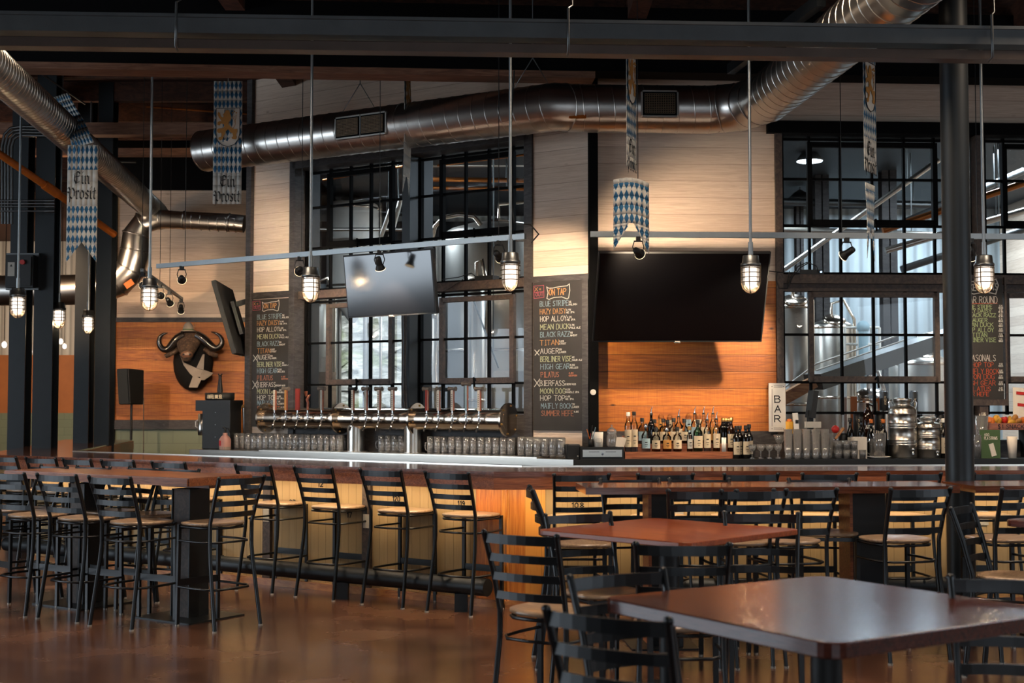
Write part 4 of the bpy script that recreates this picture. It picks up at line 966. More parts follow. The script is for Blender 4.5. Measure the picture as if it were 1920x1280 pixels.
xr = [(95, 318), (95, 298), (97, 303), (97, 325), (98, 330), (95, 243), (98, 243), (98, 343), (100, 328), (102, 243), (95, 290), (97, 292), (98, 292), (103, 345), (105, 358)]
r, X, Y_ = board(WL, 1000, 1094, 527, 807, 'middle chalkboard listing beers on tap, crisp lettering, between second window and television',
                 [(n, a, b, y, 40, c, t_) for n, (a, b), y, c, t_ in zip(NAMES, xr, ys, CC, NOTE)], (990, 515), 4.2)
def deco(r, X, Y_, ox, oy, s, fr_, ly=-.021):
    g = lambda pts: [(X(ox+x*s), Y_(oy+y*s)) for x, y in pts]
    poly_px(fr_, ly, g([(0, 8), (78, 0), (80, 95), (2, 105), (0, 8)]), 'chalk_pink', r); poly_px(fr_, ly, g([(2, 58), (80, 48)]), 'chalk_pink', r)
    poly_px(fr_, ly, g([(102, 14), (118, 24), (150, 22), (200, 12), (262, 4), (280, -10), (284, 40), (274, 100), (262, 108), (220, 92), (160, 96), (120, 112), (103, 104), (112, 60), (102, 14)]), 'chalk_white', r, .008)
    q = [(X(ox+8*s), X(ox+30*s), Y_(oy+32*s), 'X', 'chalk_orange'), (X(ox+44*s), X(ox+58*s), Y_(oy+32*s), '=', 'chalk_orange'), (X(ox+14*s), X(ox+72*s), Y_(oy+72*s), 'OUT', 'chalk_pink')]
    for a, b, y, tx, c in q: chalk(fr_, ly, tx, a, b, y, 28*s*(X(1)-X(0)), c, r, .005)
    chalk(fr_, ly, 'ON TAP', X(ox+120*s), X(ox+254*s), Y_(oy+52*s), 48*s*(X(1)-X(0)), 'chalk_orange', r, .008)
deco(r, X, Y_, 46, 82, 1.0, WL)
for a, b, y, hh in ((55, 88, 612, 40), (50, 92, 850, 58)): chalk(WL, -.021, 'X', X(a), X(b), Y_(y), hh/4.2, 'chalk_white', r, .008, 'chalk_cross')
ys = [262, 320, 380, 445, 512, 577, 637, 702, 762, 828, 890, 952, 1010, 1058, 1110]
x1s = [313, 290, 285, 290, 285, 205, 205, 310, 270, 228, 255, 268, 262, 275, 300]
r, X, Y_ = board(WL, 473, 545, 560, 800, 'left chalkboard listing beers on tap, partly behind the tap tower',
                 [(n, 86, b, y, 42, c, t_) for n, b, y, c, t_ in zip(NAMES, x1s, ys, CC, NOTE)], (465, 540), 4.92)
deco(r, X, Y_, 44, 118, .86, WL)
for a, b, y, hh in ((50, 90, 645, 60), (42, 88, 892, 70)): chalk(WL, -.021, 'X', X(a), X(b), Y_(y), hh/4.92, 'chalk_white', r, .009, 'chalk_cross')
N3 = [('YEAR ROUND', -40, 200, 190, 46, 'chalk_white'), ('BLUE STRIPE', -20, 165, 237, 24, 'chalk_lime'), ('HAZY DAISY', -25, 158, 265, 24, 'chalk_lime'), ('BLACK RAZZ', -10, 190, 295, 24, 'chalk_lime'), ('AUGER', 32, 132, 329, 26, 'chalk_lime'), ('MEAN DUCK', -25, 172, 361, 28, 'chalk_lime'),
      ('HOP ALLOY', -15, 175, 396, 28, 'chalk_lime'), ('TITAN', 30, 130, 431, 28, 'chalk_lime'), ('BERLINER VISE', -50, 192, 464, 28, 'chalk_lime'), ('SEASONALS', -20, 190, 588, 42, 'chalk_white'), ('HOP TOP', 25, 175, 635, 32, 'chalk_vermilion'), ('MAIFLY BOCK', -20, 212, 680, 34, 'chalk_vermilion'),
      ('MOON DOG', -15, 180, 717, 34, 'chalk_vermilion'), ('HIGH GEAR', -25, 188, 760, 32, 'chalk_vermilion'), ('PILATUS', -5, 155, 800, 30, 'chalk_vermilion'), ('SUMMER HEFE', -80, 142, 836, 26, 'chalk_vermilion')]
r, X, Y_ = board(WR, 1800, 1879, 522, 748, 'right chalkboard with green and orange beer names, half hidden by the round pole', [(a, b, c, d, e, f, None) for a, b, c, d, e, f in N3], (1815, 510), 3.657, -.06)
chalk(WR, -.061, 'KE', X(12), X(55), Y_(105), 12, 'chalk_white', r, .009); chalk(WR, -.061, 'TS', X(165), X(200), Y_(100), 13, 'chalk_white', r, .009)
poly_px(WR, -.061, [(X(x), Y_(y)) for x, y in ((0, 70), (60, 60), (150, 64), (192, 48), (208, 90), (190, 150), (120, 135), (40, 150), (0, 140))], 'chalk_white', r, .01)
for k, y in enumerate([237, 265, 295, 329, 361, 396, 431, 464, 635, 680, 717, 760, 800]): chalk(WR, -.061, NOTE[k][0] or '5%', X(214), X(236), Y_(y-6), 3, 'chalk_white', r, .003, 'chalk_note'); chalk(WR, -.061, NOTE[k][1] or 'ALE', X(210), X(240), Y_(y+8), 3, 'chalk_white', r, .003, 'chalk_note')
poly_px(WR, -.061, [(X(-10), Y_(216)), (X(200), Y_(214))], 'chalk_vermilion', r, .005)
x0, x1 = rx(1798), rx(1881)
part('board_frame', MB().b2(x0, x1, -.055, -.03, WR.px(1850, 760)[1], WR.px(1850, 748)[1]).b2(x0, x0+.02, -.055, -.03, WR.px(1850, 760)[1], WR.px(1850, 520)[1]).b2(x1, x1+.02, -.055, -.03, WR.px(1850, 760)[1], WR.px(1850, 520)[1]), M['trim_brown'], r)
# numbers on the bar front
for fr_, tx, a, b, y, hh in ((BL, '12', 596, 606, 907, 10), (BL, '17', 650, 660, 965, 9), (BL, '120', 736, 750, 935, 10), (BL, '119', 858, 872, 944, 10), (BR, '108', 1071, 1095, 947, 9), (BL, '27', 543, 554, 940, 6), (BR, '100', 1202, 1220, 928, 6)):
    chalk(fr_, PF-.001, tx, a, b, y, hh, 'ink', bar, .008, 'painted_number').matrix_local = Matrix.Translation(fr_.o)@Matrix.Rotation(fr_.rot, 4, 'Z')

# ================================================================ BANNERS
def banner_mat():
    t = NT('banner_cloth'); uv = t.n('ShaderNodeUVMap', _uv_map='UVMap'); sp = t.n('ShaderNodeSeparateXYZ', Vector=uv.outputs[0])
    a = t.math('ABSOLUTE', t.math('SUBTRACT', t.math('FRACT', t.math('MULTIPLY', sp.outputs['X'], 7/.30)), .5)); b = t.math('ABSOLUTE', t.math('SUBTRACT', t.math('FRACT', t.math('DIVIDE', sp.outputs['Y'], .098)), .5))
    f = t.math('LESS_THAN', t.math('ADD', a, b), .47); f = t.math('MULTIPLY', f, t.math('GREATER_THAN', sp.outputs['Z'] if False else sp.outputs['Y'], 0.0))
    g = t.noise(t.obj(), 25, 3)
    t.set(base=t.mix(f, t.mix(g, lin('#a8a69f'), lin('#bcb9b0')), lin('#20587a')), rough=.8); return t.m
M['banner'] = banner_mat()
NIB = Vector((.075, .055))
GL = {'E': (1.15, [[(.95, 1.42), (.6, 1.5), (.25, 1.15), (.18, .5), (.45, .05), (.95, .3)], [(.55, 1.5), (.52, .1)], [(.3, .85), (.95, .98)], [(.95, 1.42), (1.0, 1.2)], [(.1, 1.2), (.3, 1.3)]]),
      'i': (.48, [[(.02, .85), (.18, 1), (.18, .15), (.36, .02)], [(.18, 1.28), (.36, 1.5)]]), 'n': (.85, [[(0, .85), (.16, 1), (.16, .12), (.26, 0)], [(.16, .8), (.45, 1.02), (.6, .85), (.6, .12), (.76, .02)]]),
      'P': (1.1, [[(-.1, 1.2), (.12, 1.42), (.3, 1.1), (.3, -.35), (.12, -.55)], [(.3, 1.05), (.7, 1.35), (.95, 1.0), (.95, .35), (.62, .05), (.3, .28)], [(.05, .1), (.3, .28)], [(-.05, .9), (.12, .75)]]),
      'r': (.62, [[(0, .85), (.16, 1), (.16, .12), (.3, 0)], [(.16, .78), (.42, 1.03), (.55, .86)]]), 'o': (.78, [[(.36, 1.03), (.13, .82), (.13, .2), (.38, 0), (.62, .2), (.62, .8), (.36, 1.03)]]),
      's': (.68, [[(.58, .86), (.4, 1.03), (.14, .78), (.54, .36), (.42, .04), (.08, .16)]]), 't': (.6, [[(.28, 1.4), (.22, .16), (.36, 0), (.54, .12)], [(.02, .92), (.5, 1.0)]])}
def blackletter(text, x0, x1, v, xh):
    """list of quads in banner (u, v) coordinates; v grows downwards, baseline at v"""
    wd = sum(GL[c][0] for c in text); sx = (x1-x0)/wd; x = x0; qs = []
    for c in text:
        for st_ in GL[c][1]:
            for p, q in zip(st_[:-1], st_[1:]):
                n = NIB; e = .025
                for k in range(1):
                    A_ = [(p[0]-n.x, p[1]-n.y-e), (q[0]-n.x, q[1]-n.y-e), (q[0]+n.x, q[1]+n.y), (p[0]+n.x, p[1]+n.y)]; B2 = [(p[0]-n.x, p[1]-n.y), (p[0]+n.x, p[1]+n.y), (q[0]+n.x, q[1]+n.y+e), (q[0]-n.x, q[1]-n.y+e)]
                    for Q4 in (A_, B2): qs.append([(x+a*sx, v-b*xh) for a, b in Q4])
        x += GL[c][0]*sx
    return qs
LION = [(140, 325), (165, 322), (175, 340), (185, 375), (183, 405), (170, 420), (165, 445), (190, 470), (215, 485), (240, 480), (243, 500), (232, 530), (238, 555), (228, 572), (200, 570), (192, 555), (205, 545), (200, 520), (180, 510), (172, 495), (160, 488), (140, 505), (135, 530), (122, 545), (118, 570), (95, 582), (78, 570), (80, 555), (100, 550), (108, 530), (100, 515), (85, 520), (68, 510), (65, 490), (80, 478), (110, 478), (128, 465), (125, 445), (100, 435), (85, 455), (68, 445), (70, 425), (88, 415), (105, 418), (95, 400), (80, 385), (68, 355), (75, 335), (90, 345), (98, 375), (115, 385), (125, 375), (115, 360), (130, 345)]
def banner(label, Lt, fold, top, bottom, zones, W_=.30, swallow=None, lion=None, text=None, group='checked cloth banners', string=None, into=None):
    """Lt(u, v) -> world point; fold: list of v samples; zones: (v0, v1) checked"""
    o0 = Lt(W_/2, top); r = thing('hanging_banner', label, 'banner', o0, 0, group) if into is None else into
    if into is not None: o0 = Vector(into.location)
    m = MB(); m.uv = []; NU = 6; rows = fold
    def chk(v): return any(a <= v <= b for a, b in zones)
    cuts = sorted(set(rows+[z for ab in zones for z in ab])); cuts = [c for c in cuts if top <= c <= bottom]
    for a, b in zip(cuts[:-1], cuts[1:]):
        c_ = chk((a+b)/2)
        for k in range(NU):
            u0, u1 = W_*k/NU, W_*(k+1)/NU
            def lim(u, v):
                if swallow and v > swallow: return None
                return v
            vs_ = [(u0, a), (u1, a), (u1, b), (u0, b)]
            if swallow and a >= swallow-1e-6:
                def dep(u): return swallow+(bottom-swallow)*(abs(u-W_/2)/(W_/2))
                vs_ = [(u0, min(a, dep(u0))), (u1, min(a, dep(u1))), (u1, min(b, dep(u1))), (u0, min(b, dep(u0)))]
                if abs(vs_[0][1]-vs_[3][1])+abs(vs_[1][1]-vs_[2][1]) < 1e-6: continue
            m.add([Lt(u, v)-o0 for u, v in vs_], [(0, 1, 2, 3)], True)
            m.uv += [(u, (v if c_ else -abs(v)-1)) for u, v in vs_]
    cl_ = part('cloth', m, M['banner'], r); so = cl_.modifiers.new('thickness', 'SOLIDIFY'); so.thickness = .003
    def off(u, v, e=.008):
        p = Lt(u, v); n = (Lt(u+.01, v)-p).cross(Lt(u, v+.01)-p).normalized()
        if n.y > 0: n = -n
        return p+n*e-o0
    if lion is not None:
        v0 = lion; s_ = W_/250; sh = [(55, 308), (262, 302), (262, 520), (250, 570), (215, 615), (160, 634), (105, 618), (68, 580), (55, 520)]
        G = lambda p: ((p[0]-32)*s_, v0+(p[1]-305)*s_*1.03)
        b = MB(); tri = tessellate_polygon([[Vector((x, y, 0)) for x, y in sh]]); b.add([off(*G(p), .006) for p in sh], tri); part('shield', b, M['paper'], r)
        b = MB()
        for p, q in zip(sh, sh[1:]+sh[:1]):
            p_, q_ = G(p), G(q); b.bar(off(*p_, .009), off(*q_, .009), .006, .002, (0, 1, 0)) if False else b.tube([off(*p_, .009), off(*q_, .009)], .003, 5)
        part('shield_outline', b, M['ink'], r)
        b = MB(); tri = tessellate_polygon([[Vector((x, y, 0)) for x, y in LION]]); b.add([off(*G(p), .011) for p in LION], tri)
        lo = part('lion_emblem', b, M['label_orange'], r); lo.modifiers.new('s', 'SOLIDIFY').thickness = .002
        b = MB(); b.tube([off(*G(p), .013) for p in ((205, 478), (222, 450), (225, 420), (205, 390), (200, 360), (215, 385), (232, 360), (228, 395), (215, 430))], .0028, 5)
        for c_ in ((200, 345), (232, 345), (216, 335)): b.sphere(off(*G(c_), .013), .008, 8, 5, (1, .3, 1))
        part('lion_tail', b, M['label_orange'], r)
    if text:
        b = MB()
        for word, v, x0, x1, xh in text:
            for qd in blackletter(word, x0, x1, v, xh): b.add([off(u, vv, .008) for u, vv in qd], [(0, 1, 2, 3)])
        part('lettering', b, M['ink'], r)
    if string:
        part('string', MB().tube([Vector((0, 0, 0)), Vector(string)-o0], .003, 5), M['label_grey'], r)
    return r
fr = lambda a, b, n: [a+(b-a)*k/n for k in range(n+1)]
def hang(pxl, pxr, ytop, ppv, Y, tw=0, drop=None):
    """vertical banner plane from the pixel edges; v in metres down"""
    a, b = P(pxl, ytop, Y=Y), P(pxr, ytop, Y=Y)
    def f(u, v):
        t_ = u/.30; th = tw*v; c = (a+b)/2; d = (b-a).normalized()*(u-.15); d = Vector((d.x*cos(th), d.x*sin(th), 0)); return Vector((c.x, c.y, c.z))+d+Vector((0, .003*sin(t_*6+v*4), -v))
    return f
# B2: tall banner with lion
Y2 = .30*F/54; s2 = 54/.30
f2 = hang(401, 455, 152, 0, Y2)
banner('tall straight banner with lion shield above EIN PROSIT lettering', f2, fr(0, 1.40, 14), 0, 1.385, ((0, .98),), lion=.29, text=(('Ein', 1.12, .07, .235, .08), ('Prosit', 1.275, .015, .29, .08)), string=P(428, 60, Y=Y2))
# B1: swallow-tailed
Y1b = .30*F/57.5
f1 = hang(127, 184.5, 272, 0, Y1b)
top1 = banner('swallow-tailed banner with EIN PROSIT lettering at the left beside the black columns', f1, fr(0, .96, 8)+fr(.96, 1.16, 8), 0, 1.165, ((0, .245), (.605, 1.2)), swallow=.96, text=(('Ein', .385, .06, .225, .08), ('Prosit', .535, .01, .29, .082)))
tz = f1(.15, 0)
a_ = P(112, 170, Y=Y1b+1.3)
def f1b(u, v):
    q = Vector(tz).lerp(a_, v/.95); q.z += .02*sin(v*6); return q+Vector((.85, -.5, .1)).normalized()*(u-.15)*(1-.25*v)
banner('', f1b, fr(0, .9, 8), 0, .9, ((0, .9),), into=top1)
# B5: edge-on banner
Y5 = 13.2; a5 = P(761, 90, Y=Y5)
def f5(u, v): t5 = .10+.05*sin(v*1.5); return Vector((a5.x+(u-.15)*t5+.02*sin(v*2), a5.y+(u-.15)*.95, a5.z-v))
banner('banner turned edge-on, a narrow strip in front of the large duct', f5, fr(0, 1.3, 12)+fr(1.3, 1.47, 5), 0, 1.47, ((0, .9),), swallow=1.25, lion=.28)
# B3: upper narrow part then lower wide part
Y3 = .30*F/66; a3 = P(1183, 92, Y=Y3)
def f3(u, v):
    w = .36 if v < 1.05 else .36; return Vector((a3.x+(u-.15)*w, a3.y+(u-.15)*.9, a3.z-v))
b3 = banner('middle banner, narrow twisted upper half with lion, wide forked tail below', f3, fr(0, 1.13, 12), 0, 1.125, ((0, .78),), lion=.07, text=(('Ein', .91, .05, .25, .08), ('Prosit', 1.06, .01, .29, .08)))
a3b = P(1150, 337, Y=Y3-.14); b3b = P(1216.5, 337, Y=Y3-.1)
def f3b(u, v):
    t_ = u/.30; bow = .05*sin(t_*pi); q = a3b.lerp(b3b, t_); return Vector((q.x+.0*v, q.y-bow+.02*v, q.z-v-.03*t_**2+.018*sin(t_*pi)))
banner('', f3b, fr(0, .385, 5)+fr(.385, .60, 8), 0, .605, ((.04, .62),), swallow=.36, into=b3)
# B4
Y4 = 10.9; a4 = P(1629, 98, Y=Y4)
def f4(u, v): return Vector((a4.x+(u-.15)*.56, a4.y+(u-.15)*.82, a4.z-v))
b4 = banner('right banner with lion shield, EIN PROSIT and slim forked tail, left of the round pole', f4, fr(0, 1.09, 12), 0, 1.08, ((0, .72),), lion=.09, text=(('Ein', .87, .06, .24, .08), ('Prosit', 1.01, .01, .29, .085)))
a4b = P(1631, 345, Y=Y4-.1)
def f4b(u, v): k = 1-.25*min(1, v/.3)+.2*v; return Vector((a4b.x+(u-.15)*.45*k, a4b.y+(u-.15)*.7, a4b.z-v))
banner('', f4b, fr(0, .36, 5)+fr(.36, .62, 8), 0, .62, ((.05, .62),), swallow=.30, into=b4)

# ================================================================ TAP TOWER AND MUGS
tl0, tl1 = SL.lx(501, .36), SL.lx(955, .36); TZ = SL.px(730, 785, .36)[1]; tr_ = .118
tt = thing('tap_tower', 'long horizontal polished beer tap tower with fourteen taps on the steel counter', 'tap tower', SL.o, SL.rot)
part('tower_tube', MB().tube([(tl0, .36, TZ), (tl1, .36, TZ)], tr_, 36), M['steel_pol'], tt)
for px in (501, 640, 782, 953):
    x = SL.lx(px, .36); fl = MB().cyl((x-.012, .36, TZ), .172, .024, 36, (1, 0, 0))
    fo = part('flange', fl, M['steel_pol'], tt); bt = MB()
    for k in range(6): a = 2*pi*k/6+.3; bt.sphere((x+.014, .36+.145*cos(a), TZ+.145*sin(a)), .011, 8, 5)
    for k in range(1): part('flange_bolts', bt, M['brass'], fo)['kind'] = 'stuff'
for px in (668, 775):
    x = SL.lx(px, .36); lg = MB().cyl((x, .36, KH), .095, TZ-KH-.05, 28); part('tower_leg', lg, M['steel'], tt)
    part('leg_flange', MB().cyl((x, .36, KH), .13, .015, 28), M['steel'], tt)
TAPS = [(516, 727, 'white', 'hd'), (537, 727, 'orange', 'h'), (559, 730, 'red', 'p'), (578, 731, 'wood', 'c'), (604, 727, 'grey', 'h'), (662, 727, 'white', 'hd'), (687, 727, 'grey', 'h'), (711, 727, 'white', 'h'), (737, 727, 'white', 'h'),
        (801, 727, 'red', 'h'), (823, 727, 'white', 'n'), (849, 727, 'white', 'h'), (875, 718, 'blue', 'h'), (899, 727, 'white', 'h')]
TM = {'white': M['paper'], 'orange': M['label_orange'], 'red': M['label_red'], 'wood': M['handle_wood'], 'grey': M['label_grey'], 'blue': M['label_blue']}
for px, py, c, kind in TAPS:
    x, zt = SL.px(px, py, .2); zt -= .01; yf = .36-tr_
    f = MB(); f.tube([(x, yf+.02, TZ-.01), (x, yf-.05, TZ-.01)], .016, 10).tube([(x, yf-.05, TZ+.045), (x, yf-.05, TZ-.03), (x, yf-.075, TZ-.085)], .012, 8); f.tube([(x, yf-.05, TZ+.04), (x, yf-.05, TZ+.10)], .008, 8).sphere((x, yf-.05, TZ+.045), .02, 10, 6)
    fo = part('faucet', f, M['chrome'], tt); part('spout', MB().tube([(x, yf-.07, TZ-.07), (x-.012, yf-.085, TZ-.125)], .011, 8), M['ink'], fo)
    z0 = TZ+.09; yy = yf-.05; hl = zt-z0
    if kind == 'p': m_ = MB().box((x, yy, (z0+zt)/2+.01), (.055, .02, hl+.02))
    elif kind == 'c':
        m_ = MB(); m_.tube([(x, yy, z0), (x+.004, yy, z0+hl*.4), (x-.012, yy, z0+hl*.55), (x+.02, yy, z0+hl*.8), (x-.02, yy, z0+hl*.72), (x-.028, yy, z0+hl*.98)], [.012, .014, .016, .015, .013, .02], 8)
    else: m_ = MB().box((x, yy, (z0+zt)/2), (.03, .018, hl), R(-8))
    ho = link('tap_handle', m_.mesh('tap_handle', TM[c] if kind != 'c' else M['handle_wood']), fo)
    if kind not in 'p' and kind != 'c': link('handle_edge', MB().box((x+.018, yy, (z0+zt)/2), (.008, .02, hl)).mesh('handle_edge', M['handle_wood']), fo)
    if kind in ('h', 'hd', 'n'):
        w_ = .095 if kind != 'n' else .045; hm = MB(); hm.tube([(x-w_/2, yy, zt), (x-w_*.2, yy, zt+.002), (x+w_*.2, yy, zt), (x+w_/2, yy, zt)], [.024, .018, .018, .024], 10)
        link('hammer_head', hm.mesh('hammer_head', M['hammer_dark'] if kind == 'hd' else M['hammer']), fo)
    if c == 'white':
        tk = MB()
        for k in range(7): tk.box((x-.001, yy-.0105, z0+hl*(.2+.09*k)), (.012, .002, .006))
        link('handle_marking', tk.mesh('handle_marking', M['ink']), fo)

def lathe_thing(name, label, cat, profs, group=None, n=14):
    r = thing(name, label, cat, (0, 0, 0), 0, group)
    for pn, pr, mt, lab in profs: part(pn, MB().lathe(pr, n), M[mt], r, lab)
    return r
mug = thing('glass_mug', 'x', 'glass mug', (0, 0, 0), 0, 'x')
part('mug_body', MB().lathe([(0, .004), (.034, .002), (.038, .012), (.041, .09), (.042, .185), (.0385, .187), (.037, .09), (.034, .02), (0, .018)], 12), M['mugglass'], mug)
dm = MB()
for z in (.035, .07, .105, .14): dm.lathe([(.0405, z-.008), (.0435, z), (.0405, z+.008)], 10)
part('dimple_band', dm, M['mugglass'], mug)
part('mug_handle', MB().tube([(.040, 0, .125), (.062, 0, .12), (.068, 0, .08), (.06, 0, .045), (.04, 0, .038)], .006, 6), M['mugglass'], mug)
used = False
def put(proto, pos, rz, label, group):
    global used
    if proto['label'] == 'x':
        proto.location = pos; proto.rotation_euler = (0, 0, rz); proto['label'] = label; proto['group'] = group; return proto
    return dup(proto, pos, rz, label, group)
for p0, p1, rows_, lab in ((444, 646, (.33, .42, .51), 'dimpled glass mug in the long row left of the left tower leg'), (716, 756, (.42, .51), 'dimpled glass mug in the dark gap between the two tower legs'),
                           (808, 962, (.36, .45, .54), 'dimpled glass mug in the row right of the right tower leg'), (978, 1066, (.2, .29, .38), 'dimpled glass mug at the right end of the steel counter by the black printer')):
    for ly in rows_:
        x = SL.lx(p0, ly, 830); xe_ = SL.lx(p1, ly, 830)
        while x < xe_:
            q = SL.w(x, ly, KH+(.012 if ly < .3 else 0)); put(mug, q, rnd.uniform(0, 6), lab, lab.replace('dimpled glass mug', 'mugs')); x += .092

# ================================================================ BACK COUNTER ITEMS
rz0 = SR.rot
riser = thing('bottle_riser', 'stained wooden stepped riser carrying the liquor bottles', 'riser', SR.o, SR.rot)
rx0, rx1 = SR.lx(1172, .2, 850), SR.lx(1385, .2, 850)
TZ3 = (KH+.065, KH+.14, KH+.215); LYS = (.27, .37, .47)
for k in range(3): part('riser_step', MB().b2(rx0, rx1, .2+.1*k, .3+.1*k if k < 2 else .56, KH, TZ3[k]), M['apron'], riser)
def bottle(px, ytop, kind, glass, label_c, liq=None, cap='ink', tier=0, pour=False, ybase=None, lab='', group='spirit bottles on the riser', ly=None, zb=None):
    ly = LYS[tier] if ly is None else ly; z0 = TZ3[tier] if zb is None else zb
    x, zt = SR.px(px, ytop, ly); H = max(.16, zt-z0); Hp = H
    if pour: H = H-.075
    R_ = {'tall': .036, 'round': .043, 'wine': .037, 'big': .046, 'slim': .028}[kind]
    nk = .013; sh = {'tall': .66, 'round': .58, 'wine': .62, 'big': .6, 'slim': .6}[kind]
    r = thing('bottle', lab, 'bottle', SR.w(x, ly, z0), rnd.uniform(-.2, .2)+rz0, group)
    pr = [(0, 0), (R_*.96, 0), (R_, .008), (R_, H*sh), (R_*.9, H*(sh+.05)), (R_*.55, H*(sh+.12)), (nk*1.1, H*(sh+.19)), (nk, H*.95), (nk*1.15, H*.96), (nk*1.15, H), (0, H)]
    part('bottle_glass', MB().lathe(pr, 16), M[glass], r)
    if liq: part('spirit', MB().lathe([(0, .006), (R_*.9, .006), (R_*.9, H*rnd.uniform(.25, .5)), (0, H*.4)], 14), M[liq], r, 'amber spirit' if liq == 'amber' else None)
    if label_c:
        a0 = -pi/2; lz0, lz1 = H*.12, H*(sh-.1); m = MB(); n = 8; vs_ = []
        for i in range(n+1):
            a = a0-1.15+2.3*i/n; vs_ += [((R_+.001)*cos(a), (R_+.001)*sin(a), lz0), ((R_+.001)*cos(a), (R_+.001)*sin(a), lz1)]
        m.add(vs_, [(2*i, 2*i+2, 2*i+3, 2*i+1) for i in range(n)], True); lo = part('label', m, M[label_c], r)
        m = MB(); m.box((0, -R_-.003, lz0+(lz1-lz0)*.62), (.024, .002, .010)).box((0, -R_-.003, lz0+(lz1-lz0)*.38), (.030, .002, .005)).box((0, -R_-.003, lz0+(lz1-lz0)*.22), (.018, .002, .004)); part('label_print', m, M['ink'], lo)
    if pour:
        part('pourer_cork', MB().lathe([(nk*1.2, H-.004), (nk*1.25, H+.012), (0, H+.014)], 10), M['ink'], r)
        part('pour_spout', MB().tube([(0, 0, H+.01), (0, 0, H+.045), (.012, 0, H+.075)], [.008, .006, .0035], 8), M['chrome'], r)
    elif cap: part('bottle_cap', MB().lathe([(nk*1.45, H-.035), (nk*1.5, H-.03), (nk*1.5, H+.003), (0, H+.004)], 12), M[cap], r)
    return r
cy = lambda v: 700+v*.2396
cx = lambda v: 1000+v*.2396
ROW0 = [(742, 305, 'tall', 'clearglass', 'label_cream', None, 'white', False), (788, 300, 'tall', 'clearglass', 'label_cream', None, 'ink', False), (880, 395, 'round', 'clearglass', 'label_blue', None, 'chrome', False), (960, 425, 'round', 'clearglass', 'label_cream', 'amber', 'ink', False),
        (1045, 420, 'round', 'clearglass', 'label_orange', 'amber', 'chrome', False), (1127, 420, 'round', 'clearglass', 'label_cream', 'amber', 'ink', False), (1222, 415, 'slim', 'clearglass', 'label_grey', 'amber', 'brass', False), (1287, 365, 'big', 'green_glass', 'label_cream', None, 'ink', False),
        (1360, 305, 'tall', 'clearglass', 'label_cream', None, 'ink', True), (1432, 300, 'tall', 'clearglass', 'label_cream', 'amber', 'ink', True), (1547, 345, 'wine', 'brownglass', 'label_cream', None, 'brass', False)]
ROW1 = [(852, 350, 'round', 'clearglass', 'label_blue', None, 'ink', False), (922, 260, 'wine', 'darkglass', None, None, 'ink', True), (948, 360, 'round', 'clearglass', 'label_cream', 'amber', 'ink', False), (1018, 355, 'round', 'clearglass', 'label_cream', 'amber', 'ink', False), (1050, 365, 'slim', 'brownglass', 'label_orange', None, 'ink', False),
        (1098, 352, 'round', 'clearglass', 'label_cream', 'amber', 'ink', False), (1137, 280, 'tall', 'clearglass', 'label_cream', None, 'ink', True), (1181, 356, 'round', 'clearglass', 'label_cream', 'amber', 'ink', False), (1262, 258, 'tall', 'clearglass', 'label_blue', None, 'ink', True), (1332, 258, 'tall', 'clearglass', 'label_cream', None, 'ink', True), (1405, 258, 'tall', 'clearglass', 'label_orange', 'amber', 'ink', True),
        (1482, 350, 'wine', 'darkglass', None, None, 'brass', False), (1504, 350, 'wine', 'darkglass', None, None, 'brass', False), (1526, 350, 'wine', 'darkglass', None, None, 'brass', False)]
ROW2 = [(995, 200, 'tall', 'clearglass', 'label_orange', None, 'ink', True), (1063, 210, 'tall', 'clearglass', 'label_cream', None, 'ink', True), (1208, 200, 'tall', 'clearglass', 'label_blue', None, 'ink', True), (1287, 197, 'tall', 'clearglass', 'label_cream', None, 'ink', True)]
for ti, (row, rn) in enumerate(((ROW0, 'front row'), (ROW1, 'middle row'), (ROW2, 'back row'))):
    for k, (x, y, kd, gl_, lc, lq, cp, pr) in enumerate(row):
        d = {'clearglass': 'clear', 'green_glass': 'greenish', 'darkglass': 'dark', 'brownglass': 'brown'}[gl_]
        bottle(cx(x), cy(y), kd, gl_, lc, lq, cp, ti, pr, lab='%s %s bottle%s on the riser, %s from left in the %s' % (d, {'tall': 'tall', 'round': 'squat', 'wine': 'wine-shaped', 'big': 'broad', 'slim': 'slim'}[kd], ' with pourer' if pr else '', ORD[k] if k < 14 else 'last', rn))
for k, (x, y) in enumerate(((1588, 412), (1616, 410), (1662, 408), (1688, 400))):
    bottle(cx(x), cy(y), 'wine', 'darkglass', 'label_cream', None, 'ink', ly=.2+.08*(k % 2), zb=KH, lab='dark wine bottle standing right of the liquor riser, %s from the left' % ORD[k], group='wine bottles right of the riser')
def onc(px, py, ly=.25, fr_=SR, zb=None):
    x, z = fr_.px(px, py, ly); return fr_.w(x, ly, KH if zb is None else zb), z
def cylthing(name, px0, px1, yt, label, cat, profile, mat, ly=.25, fr_=SR, zb=None, group=None, n=18):
    """round object spanning px0..px1 with its top at yt; profile in (radius, height) fractions"""
    a, z = fr_.px(px0, yt, ly); b, _ = fr_.px(px1, yt, ly); z0 = KH if zb is None else zb
    r = thing(name, label, cat, fr_.w((a+b)/2, ly, z0), fr_.rot, group); Rr = (b-a)/2; H = z-z0
    part(name+'_body', MB().lathe([(p*Rr, q*H) for p, q in profile], n), M[mat], r); return r, Rr, H
r, Rr, H = cylthing('candle', 1353, 1361.5, 820, 'white pillar candle in front of the liquor bottles', 'candle', [(0, 0), (1, 0), (1, 1), (.85, 1.0), (0, .97)], 'white', .22, zb=TZ3[0])
part('wick', MB().tube([(0, 0, H*.96), (0, 0, H*1.06)], .002, 5), M['ink'], r)
